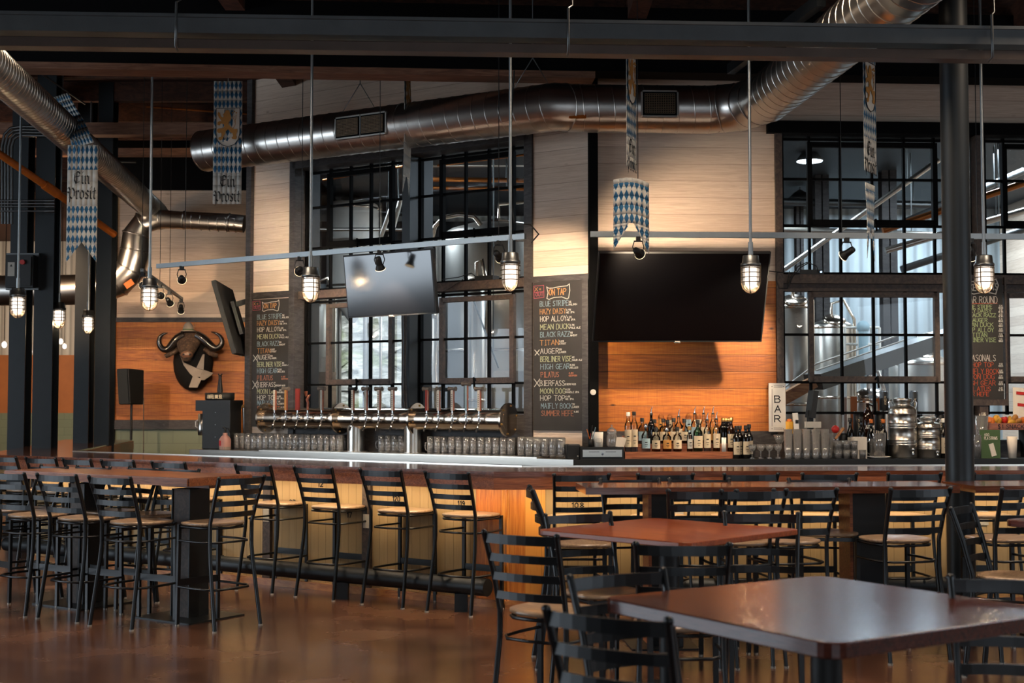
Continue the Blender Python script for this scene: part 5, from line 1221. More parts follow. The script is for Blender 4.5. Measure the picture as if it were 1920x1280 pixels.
# till, printer, cup, jar, cards
p, z = onc(1075, 832); a_ = SR.lx(1063, .1, 845); b_ = SR.lx(1088, .1, 845)
r = thing('receipt_printer', 'black receipt printer at the right end of the mugs', 'printer', SR.w((a_+b_)/2, .2, KH), SR.rot)
bevel(part('printer_body', MB().b2(-(b_-a_)/2, (b_-a_)/2, -.1, .1, 0, z-KH), M['plastic'], r), .01); part('paper_slot', MB().b2(-.04, .04, -.06, -.05, z-KH, z-KH+.004), M['label_grey'], r); part('status_lamp', MB().box((.04, -.103, .03), (.012, .004, .012)), M['label_grey'], r)
a_, b_ = SR.lx(1088.5, .03, 850), SR.lx(1170, .03, 850); zt = SR.px(1130, 838, .03)[1]
r = thing('cash_drawer', 'black cash drawer with brushed metal front panel', 'cash drawer', SR.w((a_+b_)/2, .03, KH), SR.rot); w_ = b_-a_; H = zt-KH
part('drawer_case', MB().b2(-w_/2, w_/2, 0, .42, 0, H), M['plastic'], r); f_ = part('drawer_front', MB().b2(-w_/2+.02, w_/2-.02, -.012, 0, .025, H-.025), M['steel'], r)
part('drawer_lock', MB().cyl((0, -.02, H*.45), .012, .01, 12, (0, 1, 0)), M['chrome'], f_); part('media_slot', MB().b2(-.13, -.03, -.014, -.012, H*.6, H*.64).b2(.03, .13, -.014, -.012, H*.6, H*.64), M['ink'], f_)
DT = zt
r, Rr, H = cylthing('tip_cup', 1112, 1131, 810, 'cream paper cup with dark lettering box on the cash drawer', 'cup', [(0, 0), (.9, 0), (1, 1), (.93, 1), (.85, .05), (0, .05)], 'white', .12, zb=DT)
m = MB(); m.box((0, -Rr-.001, H*.55), (.05, .002, .002)).box((0, -Rr-.001, H*.3), (.05, .002, .002)).box((-.025, -Rr-.001, H*.42), (.002, .002, H*.25)).box((.025, -Rr-.001, H*.42), (.002, .002, H*.25))
part('printed_frame', m, M['ink'], r)
r, Rr, H = cylthing('pen_cup', 1103, 1112, 823, 'small black cup of coloured pens on the cash drawer', 'pen cup', [(0, 0), (1, 0), (1, 1), (.9, 1), (.85, .1), (0, .1)], 'plastic', .1, zb=DT)
for k, c in enumerate(('red', 'white', 'gasket', 'label_blue', 'ink')): part('pen', MB().tube([(rnd.uniform(-.01, .01), rnd.uniform(-.01, .01), .02), (rnd.uniform(-.05, .05), rnd.uniform(-.02, .02), .13+.02*k)], .004, 6), M[c], r)
r, Rr, H = cylthing('glass_jar', 1137, 1157, 812, 'lidded glass jar on the cash drawer', 'jar', [(0, 0), (.9, 0), (1, .1), (1, .8), (.8, .95), (.8, 1), (0, 1)], 'mugglass', .14, zb=DT)
part('jar_lid', MB().lathe([(Rr*.9, H), (Rr*.9, H+.03), (Rr*.5, H+.05), (Rr*.15, H+.06), (Rr*.2, H+.08), (0, H+.085)], 14), M['mugglass'], r)
for k in range(4): solo('card', MB().box((0, 0, .045), (.05, .002, .09), 0, Matrix.Rotation(R(8+3*k), 4, 'Y')), M['paper'], 'pale card leaning in the small row right of the glass jar', 'card', SR.w(SR.lx(1160+k*3, .1, 830), .1+.015*k, DT), SR.rot, 'cards on the cash drawer')
# BAR sign
x0, zt = WR.px(1441, 718, -.05); x1, zb_ = WR.px(1473, 809, -.05)
sg = thing('bar_sign', 'white vertical sign reading BAR beside the amber boards', 'sign', WR.o, WR.rot)
part('sign_panel', MB().b2(x0, x1, -.06, -.043, zb_, zt), M['white'], sg)
for chh, y in (('B', 748), ('A', 766.5), ('R', 785)): chalk(WR, -.061, chh, 1452.5, 1463.5, y, 12, 'ink', sg, .010, 'sign_letter')
for y in (723, 725.5, 802, 804.5): poly_px(WR, -.061, [(1451, y), (1467, y)], 'ink', sg, .003, 'border_line')
poly_px(WR, -.061, [(1447.5, 729), (1447.5, 799)], 'ink', sg, .003, 'border_line')
for q in ((1447.5, 724.5), (1469, 724.5), (1447.5, 803.5), (1469, 803.5)): c = WR.px(*q, -.061); part('sign_screw', MB().cyl((c[0], -.064, c[1]), .004, .004, 8, (0, 1, 0)), M['ink'], sg)
# pint glasses stacked
pint = thing('pint_glass', 'x', 'pint glass', (0, 0, 0), 0, 'x')
part('glass_body', MB().lathe([(0, .003), (.03, .0), (.031, .02), (.0425, .15), (.041, .15), (.029, .02), (0, .018)], 14), M['pintglass'], pint)
for ly, off_ in ((.12, 0), (.2, .045), (.28, 0)):
    x = SR.lx(1478, ly, 850)+off_; xe_ = SR.lx(1562, ly, 850)
    while x < xe_:
        for k in range(4 if ly < .2 else 3): put(pint, SR.w(x, ly, KH+.045*k+.0*ly), 0, 'clear pint glass in the stacked block right of the BAR sign', 'stacked pint glasses')
        x += .09
sml = thing('tumbler_glass', 'x', 'tumbler', (0, 0, 0), 0, 'x')
part('glass_body', MB().lathe([(0, .003), (.03, .0), (.037, .085), (.0355, .085), (.028, .012), (0, .012)], 12), M['mugglass'], sml)
for k in range(4):
    for lv in range(2):
        for ly in (.12, .21): put(sml, SR.w(SR.lx(1572, .12, 850)+k*.079, ly, KH+.087*lv if k < 3 else KH), 0, 'small tumbler glass stacked right of the pint glasses', 'stacked tumblers')
cp = thing('stemmed_glass', 'x', 'stemmed glass', (0, 0, 0), 0, 'x')
part('bowl', MB().lathe([(.004, .07), (.02, .075), (.036, .10), (.04, .135), (.038, .135), (.033, .102), (.004, .08)], 12), M['mugglass'], cp); part('stem', MB().lathe([(0, 0), (.032, .002), (.004, .012), (.004, .07)], 10), M['mugglass'], cp)
for k in range(8): put(cp, SR.w(SR.lx(1410, .15, 850)+(k % 4)*.085+.02*(k//4), .14+.11*(k//4), KH), 0, 'short stemmed glass left of the pint glass block under the BAR sign', 'stemmed glasses under the BAR sign')
r, Rr, H = cylthing('coupe_glass', 1450, 1473, 815, 'wide coupe glass standing above the stemmed glasses', 'glass', [(.3, 0), (.06, .05), (.06, .5), (.6, .7), (1, 1), (.97, 1), (.5, .72), (0, .6)], 'mugglass', .3, zb=KH)
# ledge things
LED = SILL-.25
r, Rr, H = cylthing('yellow_pot', 1473, 1487, 790, 'small yellow pot with orange top beside the BAR sign', 'pot', [(0, 0), (.9, 0), (1, 1), (.9, 1), (0, .9)], 'yellow', .32, zb=LED-.06)
part('orange_top', MB().sphere((0, 0, H), Rr*.8, 12, 8), M['gasket'], r)
a_, z = SR.px(1493, 774, .3); r = thing('cordless_phone', 'pale cordless phone handset standing on a black cradle', 'phone', SR.w(a_, .3, LED-.12), SR.rot)
H = z-LED+.12; part('handset', MB().box((0, 0, H/2+.02), (.05, .025, H-.04), 0, Matrix.Rotation(R(-4), 4, 'Y')), M['white'], r); part('phone_display', MB().box((.002, -.0135, H*.78), (.03, .003, .035)), M['ink'], r)
k_ = MB()
for i in range(3):
    for j_ in range(4): k_.box((-.012+.012*i, -.0135, H*.35+j_*.018), (.007, .003, .008))
part('keypad', k_, M['label_grey'], r); part('cradle', MB().box((.02, .01, .03), (.1, .08, .06)), M['plastic'], r)
p0_, z1_ = SR.px(1522, 731, .3); r = thing('tablet_till', 'black tablet till tilted on its stand behind the pint glasses', 'till', SR.w(p0_, .3, KH), SR.rot); H = z1_-KH
part('tablet', MB().box((.0, 0, H-.14), (.05, .2, .27), 0, Matrix.Rotation(R(8), 4, 'Y')), M['plastic'], r); part('stand', MB().box((-.02, 0, H*.35), (.05, .06, H*.7)), M['plastic'], r); part('card_reader', MB().box((-.01, -.06, H-.34), (.15, .06, .06)), M['label_grey'], r)
r, Rr, H = cylthing('red_ball', 1559, 1573.5, 797, 'round red ball or tomato by the wooden muddler', 'ball', [(0, 0)]+[(sin(R(a)), .5-.5*cos(R(a))) for a in range(15, 180, 15)]+[(0, 1)], 'red', .3, zb=SR.px(1566, 812, .3)[1])
part('green_tuft', MB().lathe([(0, H-.004), (.012, H+.002), (.003, H+.006), (.003, H+.015)], 6), M['green'], r)
s_ = [SR.px(1566, 823, .25), SR.px(1581, 803, .3)]
solo('wooden_muddler', MB().tube([SR.w(s_[0][0], .25, s_[0][1]), SR.w(s_[1][0], .3, s_[1][1])], [.012, .018], 10), M['woodlight'], 'wooden muddler leaning in a dark jar right of the pint glasses', 'muddler')
r, Rr, H = cylthing('dark_jar', 1572, 1588, 812, 'dark round jar holding the muddler', 'jar', [(0, 0), (.95, 0), (1, .9), (.8, 1), (0, 1)], 'plastic', .34)
def can(px0, px1, yt, yb, lab, ly=.62, zb=LED, txt=None):
    a, z = SR.px(px0, yt, ly); b, _ = SR.px(px1, yt, ly); Rr = (b-a)/2; H = z-zb
    r = thing('tall_can', lab, 'can', SR.w((a+b)/2, ly, zb), SR.rot, 'tall black cans on the window ledge')
    part('can_body', MB().lathe([(0, 0), (Rr*.9, 0), (Rr, .012), (Rr, H-.02), (Rr*.85, H-.004), (0, H-.006)], 20), M['plastic'], r); part('can_lid', MB().lathe([(Rr, H-.022), (Rr*.86, H-.003), (Rr*.9, H), (0, H-.004)], 20), M['chrome'], r)
    m = MB(); sts, wdt = strokes('AXEM', .05); sx, sz = H*.42/wdt, Rr*.5/6
    for st_ in sts:
        for (u0, v0), (u1, v1) in zip(st_[:-1], st_[1:]): m.bar((-v0*sz+Rr*.25, -Rr-.001, H*.3+u0*sx), (-v1*sz+Rr*.25, -Rr-.001, H*.3+u1*sx), .004, .004)
    part('can_lettering', m, M['label_cream'], r); return r, H
c1, h1 = can(1600, 1617, 771, 0, 'tall black can left of the brown growler'); c2_, h2 = can(1640, 1659, 770, 0, 'tall black can right of the brown growler, under another can')
can(1649, 1665, 732, 0, 'tall black can standing on top of another can, left of the large steel container neck', zb=LED+h2)
can(1705, 1721, 732, 0, 'tall black can behind the right shoulder of the large steel container', zb=LED+.2); can(1720, 1729, 771, 0, 'narrow slice of a black can between the two steel containers'); can(1753, 1770, 770, 0, 'tall black can behind the small steel container')
r, Rr, H = cylthing('beer_growler', 1615.5, 1638, 753, 'brown glass growler with handle and white lettering', 'growler', [(0, 0), (.95, 0), (1, .04), (1, .55), (.85, .68), (.45, .8), (.28, .88), (.3, .97), (.22, 1), (0, 1)], 'brownglass', .55, zb=LED-.02)
part('growler_handle', MB().tube([(Rr*.3, 0, H*.93), (Rr*.8, 0, H*.9), (Rr*.95, 0, H*.8), (Rr*.75, 0, H*.7)], .009, 8), M['brownglass'], r); part('growler_cap', MB().cyl((0, 0, H-.012), Rr*.33, .02, 12), M['white'], r)
m = MB(); sts, wdt = strokes('AXEM', .05)
for st_ in sts:
    for (u0, v0), (u1, v1) in zip(st_[:-1], st_[1:]): m.bar((-Rr*.7+u0*Rr*1.4/wdt, -Rr-.002, H*.33+v0*.006), (-Rr*.7+u1*Rr*1.4/wdt, -Rr-.002, H*.33+v1*.006), .006, .006)
part('growler_lettering', m, M['white'], r)
for k, (px, yt, cap, lc) in enumerate(((1594, 784, 'ink', 'label_grey'), (1615, 782, 'ink', None), (1633.5, 786, 'gasket', None), (1656, 786, 'gasket', None), (1769, 785, 'white', 'label_cream'))):
    bottle(px, yt, 'wine', 'darkglass', lc, None, cap, ly=.3 if k < 4 else .2, zb=KH, lab='dark wine bottle on the right back counter, %s' % ('with pale label beside the round pole' if k == 4 else ORD[k]+' from the left behind the napkins'), group='wine bottles behind the straws')
a_, z = SR.px(1600, 819, .16); b_, _ = SR.px(1623, 819, .16)
solo('napkin_stack', MB().b2(-(b_-a_)/2, (b_-a_)/2, 0, .12, 0, z-KH), M['paper'], 'square stack of cream napkins left of the straw glass', 'napkins', SR.w((a_+b_)/2, .12, KH), SR.rot)
def strawglass(px0, px1, yt, lab, n=14):
    r, Rr, H = cylthing('straw_glass', px0, px1, yt+6, lab, 'straw holder', [(0, 0), (.75, 0), (1, 1), (.96, 1), (.72, .04), (0, .04)], 'mugglass', .16)
    for k in range(n):
        a = rnd.uniform(0, 6.28); q = rnd.uniform(.2, .6)*Rr; part('straw', MB().tube([(q*cos(a)*.7, q*sin(a)*.7, .012), (q*cos(a)*1.5, q*sin(a)*1.5, H+rnd.uniform(.0, .035))], .0042, 6), M['straw'], r)
    return r
solo('saucer', MB().lathe([(0, .002), (.07, .002), (.115, .018), (.11, .02), (0, .008)], 20), M['white'], 'shallow cream tray under the straw glass', 'tray', SR.w(SR.lx(1648, .16, 855), .16, KH-.0), SR.rot)
strawglass(1636, 1661, 806, 'glass packed with wrapped paper straws left of the steel containers'); strawglass(1829, 1852, 773, 'tall glass of paper straws right of the round pole')
r, Rr, H = cylthing('glass_stein', 1630, 1639, 822, 'glass mug with handle behind the straw glass', 'mug', [(0, 0), (1, 0), (1, 1), (.9, 1), (.85, .05), (0, .05)], 'mugglass', .25)
part('mug_handle', MB().tube([(-Rr, 0, H*.9), (-Rr-.03, 0, H*.8), (-Rr-.03, 0, H*.3), (-Rr, 0, H*.2)], .007, 6), M['mugglass'], r)
def fusto(px0, px1, yt, lab, tag_):
    pr = [(0, 0), (.97, 0), (1, .015)]
    for z in (.22, .26, .30, .5, .54, .58, .74): pr += [(1, z-.012), (1.025, z-.006), (1.025, z+.006), (1, z+.012)]
    pr = sorted(pr, key=lambda q: q[1]); pr += [(1, .8), (.9, .845), (.62, .87), (.58, .88), (.58, .93), (.64, .935), (.64, .99), (.6, 1), (0, 1)]
    r, Rr, H = cylthing('steel_container', px0, px1, yt, lab, 'container', pr, 'steel', .26, n=32)
    for sx in (-1, 1): part('carry_handle', MB().tube([(sx*Rr*.95, 0, H*.80), (sx*Rr*1.05, 0, H*.92), (sx*Rr*.85, 0, H*.97), (sx*Rr*.66, 0, H*.90)], .008, 8), M['chrome'], r)
    part('drain_tap', MB().tube([(Rr*.35, -Rr*.9, H*.13), (Rr*.35, -Rr*1.15, H*.13), (Rr*.35, -Rr*1.15, H*.07)], .012, 8).sphere((Rr*.35, -Rr*1.12, H*.15), .02, 8, 6), M['chrome'], r); return r
fusto(1667, 1717, 746, 'large stainless steel ribbed drink container with screw lid', 1); fusto(1717.5, 1762, 781, 'small stainless steel ribbed drink container left of the round pole', 2)
# right of the pole
a_, z = SR.px(1852, 793, .2); b_, _ = SR.px(1945, 793, .2); zb_ = SR.px(1880, 806, .2)[1]
sn = thing('snack_tray', 'brown wooden snack tray heaped with chip bags at the right edge', 'tray', SR.w(a_, .2, zb_), SR.rot); w_ = b_-a_; hh = z-zb_
part('tray_box', MB().b2(0, w_, 0, .015, 0, hh).b2(0, w_, .3, .315, 0, hh).b2(0, .015, 0, .3, 0, hh).b2(w_-.015, w_, 0, .3, 0, hh).b2(0, w_, 0, .3, 0, .01), M['apron'], sn)
part('tray_feet', MB().b2(.02, .06, .1, .3, KH-zb_, 0).b2(w_-.06, w_-.02, .1, .3, KH-zb_, 0), M['plastic'], sn)
m = MB(); sts, wdt = strokes('$1 SNACKS', .05)
for st_ in sts:
    for (u0, v0), (u1, v1) in zip(st_[:-1], st_[1:]): m.bar((.1+u0*.3/wdt, -.001, hh*.2+v0*hh*.1), (.1+u1*.3/wdt, -.001, hh*.2+v1*hh*.1), .005, .005)
part('tray_lettering', m, M['ink'], sn)
for k in range(14):
    c = ('gasket', 'yellow', 'red', 'yellow', 'label_orange', 'gasket', 'yellow')[k % 7]; bg_ = MB(); bg_.sphere((0, 0, 0), .05, 10, 6, (1.1, .45, .8))
    bx_ = solo('chip_bag', bg_, M[c], 'crumpled %s snack bag heaped in the brown tray' % {'gasket': 'orange', 'yellow': 'yellow', 'red': 'red', 'label_orange': 'tan'}[c], 'snack bag', SR.w(a_+.07+(k % 7)*.065, .25+.07*(k//7), z+.0+.02*(k//7)+.012*(k % 3)), rnd.uniform(0, 3), 'snack bags in the tray')
    bx_.rotation_euler = (rnd.uniform(.1, .9), rnd.uniform(-.6, .6), rnd.uniform(0, 3))
a_, z = SR.px(1838, 806, .1); b_, _ = SR.px(1875, 806, .1)
r = thing('straw_box', 'green box of compostable straws with white sleeve picture right of the pole', 'box', SR.w((a_+b_)/2, .1, KH), SR.rot); w_ = b_-a_; H = z-KH
part('carton', MB().b2(-w_/2, w_/2, 0, .1, 0, H), M['green'], r); part('sleeve_picture', MB().box((.02, -.003, H*.3), (.05, .003, H*.45), 0, Matrix.Rotation(R(-15), 4, 'Y')), M['paper'], r)
for tx, yy, hh_, ww in (('400', .78, .03, .05), ('PLA STRAWS', .66, .03, .13)):
    sts, wdt = strokes(tx, .05); m = MB()
    for st_ in sts:
        for (u0, v0), (u1, v1) in zip(st_[:-1], st_[1:]): m.bar((-.06+u0*ww/wdt, -.002, H*yy+v0*hh_/6), (-.06+u1*ww/wdt, -.002, H*yy+v1*hh_/6), .003, .003)
    part('carton_lettering', m, M['paper'], r)
r, Rr, H = cylthing('paper_cups', 1888, 1907, 818, 'leaning white paper cups in a small dish at the right edge', 'cups', [(0, 0), (.75, 0), (1, 1), (.9, 1), (0, .9)], 'paper', .14)
r, Rr, H = cylthing('straw_tumbler', 1826, 1840, 815, 'clear tumbler of clear straws next to the green box', 'tumbler', [(0, 0), (.8, 0), (1, 1), (.95, 1), (.76, .04), (0, .04)], 'mugglass', .1)
for k in range(6): part('straw', MB().tube([(rnd.uniform(-.01, .01), 0, .01), (rnd.uniform(-.03, .03), 0, H+.02)], .004, 6), M['clearglass'], r)
q = [WR.px(1902, 782, -.15), WR.px(1908, 727, -.05), WR.px(1945, 727, -.05)]
r = thing('menu_poster', 'white menu card with red bands leaning behind the snack tray', 'poster', WR.w(q[0][0], -.15, q[0][1]), WR.rot); H = q[1][1]-q[0][1]
part('card', MB().box((.14, .05, H/2), (.26, .006, H), 0, Matrix.Rotation(R(-14), 4, 'X')@Matrix.Rotation(R(6), 4, 'Y')), M['paper'], r)
for zz in (.8, .4): part('red_band', MB().box((.14, .045-.004+(zz-.5)*.06, H*zz), (.18, .003, .03), 0, Matrix.Rotation(R(-14), 4, 'X')@Matrix.Rotation(R(6), 4, 'Y')), M['red'], r)
# round white button on the corner post, set-top boxes, cables
c = WR.px(1112, 735, -.11); solo('wall_button', MB().cyl((c[0], -.125, c[1]), .028, .02, 18, (0, 1, 0)).cyl((c[0], -.13, c[1]), .014, .008, 14, (0, 1, 0)), M['white'], 'round white button on the black corner post', 'button', WR.o, WR.rot)
x0, z0 = WR.px(1500, 513.5, -.03); x1, _ = WR.px(1545, 513.5, -.03)
r = thing('set_top_box', 'flat black media box with blue light on the right window beam', 'media box', WR.o, WR.rot); zt_ = hb1
part('box_case', MB().b2(x0, x1, -.03, .15, zt_, zt_+.045), M['plastic'], r); part('blue_light', MB().cyl((x1-.03, -.034, zt_+.022), .009, .005, 10, (0, 1, 0)), glow('blue_led', (.3, .6, 1, 1), 5), r, 'blue light')
m = MB(); X_ = lambda px, py: (WR.px(px, py, -.03)[0], -.04, WR.px(px, py, -.03)[1])
for pts in (((1440, 508), (1458, 510), (1480, 512), (1500, 512)), ((1457, 510), (1455, 525), (1460, 540), (1476, 541), (1482, 520), (1495, 500), (1512, 492), (1530, 498), (1536, 512)), ((1480, 508), (1475, 530), (1478, 538), (1485, 520), (1500, 502), (1520, 490))):
    m.tube([X_(*p) for p in pts], .005, 5)
part('cable_bundle', m, M['plastic'], r)
x0, _ = WL.px(892, 520, .04); x1, _ = WL.px(926, 520, .04)
r = thing('set_top_box', 'small black media box on the beam between the second window sashes', 'media box', WL.o, WL.rot)
part('box_case', MB().b2(x0, x1, .02, .14, hb1, hb1+.045), M['plastic'], r); m = MB(); Xl = lambda px, py: (WL.px(px, py, .03)[0], .02, WL.px(px, py, .03)[1])
m.tube([Xl(*p) for p in ((830, 524), (860, 520), (885, 512), (895, 520))], .005, 5).tube([Xl(*p) for p in ((818, 548), (822, 552), (845, 540), (870, 523))], .004, 5); part('cable_bundle', m, M['plastic'], r)
m = MB(); m.tube([rl1+Vector((-.1, -.05, 1.5)), rl1+Vector((-.16, -.05, .5)), rl1+Vector((-.1, -.03, .12)), rl1+Vector((.05, -.03, .1)), rl1+Vector((.12, 0, .02)), rl1+Vector((.05, 0, -.06))], .008, 6)
solo('power_cable', m, M['plastic'], 'black cable looping into the right end of the slanting track', 'cable')
m = MB(); Xc = lambda px, py: WL.w(lx(px, -.03, py), -.03, WL.px(px, py, -.03)[1])
for k, (a, b) in enumerate(((754, 757), (758, 760), (761, 763))): m.tube([Xc(a+.6*sin(y*.05+k), y) for y in range(560, 762, 12)]+[Xc(b, 765)], .006, 5)
solo('cable_run', m, M['trim_brown'], 'brown cables running down the post between the two angled windows', 'cables')

# ================================================================ LEFT COUNTER: COFFEE/BITTER DISPENSER ETC
a_, zb_ = SL.px(387, 838, .3); b_, _ = SL.px(436, 838, .3); zt_ = SL.px(410, 750, .3)[1]; zs = SL.px(410, 736, .3)[1]
r = thing('drink_dispenser', 'black bar-top drink dispenser with lettered header and tall black tap handle', 'dispenser', SL.w((a_+b_)/2, .3, KH), SL.rot+.3); w_ = b_-a_; H = zt_-KH
bevel(part('dispenser_body', MB().b2(-w_*.36, w_*.5, -.14, .16, 0, H), M['plastic'], r), .01); part('dispenser_head', MB().b2(-w_*.55, w_*.5, -.15, .17, H*.78, H), M['plastic'], r)
hd_ = part('header_sign', MB().lathe([(0, H), (.16, H), (.17, H+.01), (.17, zs-KH), (0, zs-KH)], 24), M['plastic'], r)
sts, wdt = strokes('A BUFFEL HALSEL', .1); m = MB()
for st_ in sts:
    for (u0, v0), (u1, v1) in zip(st_[:-1], st_[1:]):
        g = lambda u, v: (.173*sin(-.5+u*1.15/wdt), -.173*cos(-.5+u*1.15/wdt), H+.02+v*.007); m.bar(g(u0, v0), g(u1, v1), .006, .006)
part('header_lettering', m, M['label_cream'], hd_)
zh = SL.px(404, 701, .3)[1]-KH
part('tap_handle', MB().lathe([(.03, zs-KH), (.033, zs-KH+.03), (.016, zh-.05), (.02, zh-.02), (0, zh-.01)], 14).tube([(0, 0, zh-.03), (.025, 0, zh)], .008, 6).tube([(0, 0, zh-.03), (-.025, 0, zh)], .008, 6), M['plastic'], r)
part('drip_cup', MB().lathe([(0, H*.28), (.05, H*.28), (.055, H*.4), (.05, H*.72), (0, H*.72)], 14, (-w_*.5, -.02, 0)), M['steel'], r); part('cup_handle', MB().tube([(-w_*.5-.05, -.02, H*.6), (-w_*.5-.09, -.02, H*.56), (-w_*.5-.09, -.02, H*.46), (-w_*.5-.05, -.02, H*.42)], .007, 6), M['white'], r)
for k in (-1, 0, 1): part('case_screw', MB().cyl((.02, -.145, H*(.5+.25*k)), .006, .004, 8, (0, 1, 0)), M['conduit'], r)
r, Rr, H = cylthing('spray_bottle', 414.5, 430, 811, 'pink spray bottle with red label and black trigger head', 'spray bottle', [(0, 0), (.95, 0), (1, .05), (1, .62), (.7, .78), (.42, .86), (.4, 1), (0, 1)], 'pinkish', .12, SL)
r.children and None
part('liquid_band', MB().lathe([(Rr*1.01, H*.02), (Rr*1.01, H*.18)], 16), M['cloth'], r); part('trigger_head', MB().tube([(0, 0, H), (0, 0, H+.05), (-.03, 0, H+.06)], .014, 8).tube([(0, 0, H+.05), (.045, 0, H+.05), (.075, 0, H-.0)], .008, 6), M['ink'], r)
part('spray_label', MB().box((-.012, -Rr-.002, H*.4), (.03, .003, H*.3)), M['red'], r)
for k, (px, yt) in enumerate(((441, 758), (447, 757), (452, 762), (457, 762), (461, 770))):
    q = SL.px(px, yt, .5); r = thing('steel_shaker', 'leaning bright bar tool beside the left chalkboard, %s from left' % ORD[k], 'bar tool', SL.w(q[0], .5, KH), SL.rot, 'bar tools beside the left chalkboard')
    H = q[1]-KH; part('tool_shaft', MB().tube([(rnd.uniform(.0, .06), 0, .02), (rnd.uniform(-.01, .01), 0, H)], [.012, .02], 8), M[('chrome', 'steel', 'copper', 'chrome', 'brass')[k]], r); part('tool_end', MB().sphere((0, 0, H), .026, 8, 6), M[('chrome', 'steel', 'chrome', 'brass', 'brass')[k]], r)

# ================================================================ SPEAKER
c = P(247, 725, Y=19.9)
r = thing('loudspeaker', 'dark grey loudspeaker on a thin pole in front of the amber trophy wall', 'loudspeaker', (c.x, 19.9, 0), R(-42)); h0, h1_ = P(247, 758, Y=19.9).z, P(247, 691, Y=19.9).z
bevel(part('speaker_cabinet', MB().add([(-.15, -.12, h0), (.15, -.12, h0), (.11, .14, h0), (-.11, .14, h0), (-.15, -.16, h1_), (.15, -.16, h1_), (.11, .14, h1_-.02), (-.11, .14, h1_-.02)], [(3, 2, 1, 0), (4, 5, 6, 7), (0, 1, 5, 4), (1, 2, 6, 5), (2, 3, 7, 6), (3, 0, 4, 7)]), M['plastic'], r), .015)
part('speaker_grille', MB().add([(-.14, -.128, h0+.01), (.13, -.128, h0+.01), (.13, -.168, h1_-.01), (-.14, -.168, h1_-.01)], [(0, 1, 2, 3)]), M['speaker_grey'], r)
part('stand_pole', MB().tube([(0, 0, .25), (0, 0, h0)], .018, 8), M['plastic'], r)
for k in range(3): a = 2*pi*k/3; part('stand_leg', MB().tube([(0, 0, .55), (.4*cos(a), .4*sin(a), .02)], .012, 6), M['plastic'], r)
part('speaker_cable', MB().tube([(.1, .14, h0+.1), (.18, .1, .9), (.3, .0, .75), (.5, -.1, .5)], .008, 6), M['trim_brown'], r)

# ================================================================ BUFFALO HEAD
bo = Vector((P(358, 672, Y=BY).x, BY, 0)); bz = lambda y: P(358, y, Y=20.1).z
def hide_mat():
    t = NT('buffalo_hide'); n1 = t.noise(t.obj((1, 1, .6)), 26, 6, .7); col = t.ramp(n1, [(.3, '#1a110c'), (.5, '#3c2a1e'), (.72, '#654e3a')])
    sp = t.n('ShaderNodeSeparateXYZ', Vector=t.obj()); t.set(base=col, rough=.8, normal=t.bump(n1, .6, .01)); return t.m
M['hide'] = hide_mat(); M['horn'] = wood('polished_horn', ['#0a0807', '#171210', '#2e2520'], (6, 6, 6), .22, .4); M['cape'] = plain('dark_cape_fur', '#0f0c0b', .85, 0, .4, 60, .3, .5); M['nose'] = plain('buffalo_nose', '#6a4a38', .35, 0, .3, 20)
S_ = F/20.1
def bp_(px, py, y): return P(px, py, Y=BY+y)-bo
bf_ = thing('buffalo_head', 'mounted cape buffalo head with curved horns on the amber wall', 'trophy', (bo.x, bo.y, 0))
def blob(sections, n=22):
    """closed skin through elliptical sections (px, py, depth, half width, half height, lean)"""
    m = MB(); vs_ = []
    for (px, py, d_, rx_, rz_, tilt) in sections:
        c = bp_(px, py, -d_)
        for k in range(n):
            a = 2*pi*k/n; vs_.append((c.x+rx_*cos(a), c.y+tilt*rz_*sin(a), c.z+rz_*sin(a)))
    N = len(sections); fs_ = [(i*n+k, i*n+(k+1) % n, (i+1)*n+(k+1) % n, (i+1)*n+k) for i in range(N-1) for k in range(n)]
    m.add(vs_, fs_, True); m.add(vs_, [tuple(range(n-1, -1, -1)), tuple((N-1)*n+k for k in range(n))]); return m
part('shoulder_cape', blob([(362, 678, .03, .27, .42, 0), (362, 679, .10, .305, .44, 0), (362, 679, .20, .30, .42, 0), (361, 677, .29, .25, .36, .05), (359, 674, .35, .16, .24, .05), (358, 672, .37, .06, .1, 0)]), M['cape'], bf_)
part('head', blob([(358, 640, .10, .19, .17, .1), (356, 638, .26, .19, .165, .2), (354, 639, .38, .18, .16, .3), (353, 643, .46, .172, .155, .4), (352.5, 649, .53, .15, .145, .45), (352, 655, .60, .118, .125, .45), (351, 661, .66, .098, .105, .4), (350.5, 664, .71, .10, .09, .3), (350, 666, .75, .082, .065, .15), (350, 666, .77, .04, .03, .1)]), M['hide'], bf_)
def ball(px, py, d_, r_, sc): c = bp_(px, py, -d_); return MB().sphere(tuple(c), r_, 14, 9, sc)
part('muzzle', ball(350, 664.5, .75, .078, (1.15, .5, .7)), M['nose'], bf_)
for sx in (-1, 1):
    part('nostril', ball(350+sx*6, 664, .785, .018, (1, .6, .7)), M['ink'], bf_); part('eye', ball(353+sx*16.5, 647.5, .50, .022, (1, 1, 1)), M['ink'], bf_)
part('lower_lip', ball(350, 674, .70, .062, (1.1, .9, .5)), M['hide'], bf_)
part('mouth_line', MB().tube([bp_(341, 669, -.70), bp_(350, 671.5, -.775), bp_(359, 669, -.70)], .009, 6), M['ink'], bf_)
HL = [(346, 628), (333, 634), (324, 646), (316, 656), (307, 656), (300, 650), (297, 640), (300, 630), (307, 625), (315, 624)]
HR = [(368, 628), (380, 634), (390, 644), (400, 653), (408, 654), (415, 648), (418, 640), (414, 630), (406, 624), (396, 622)]
hr_ = [.07, .075, .068, .058, .05, .044, .037, .029, .019, .005]
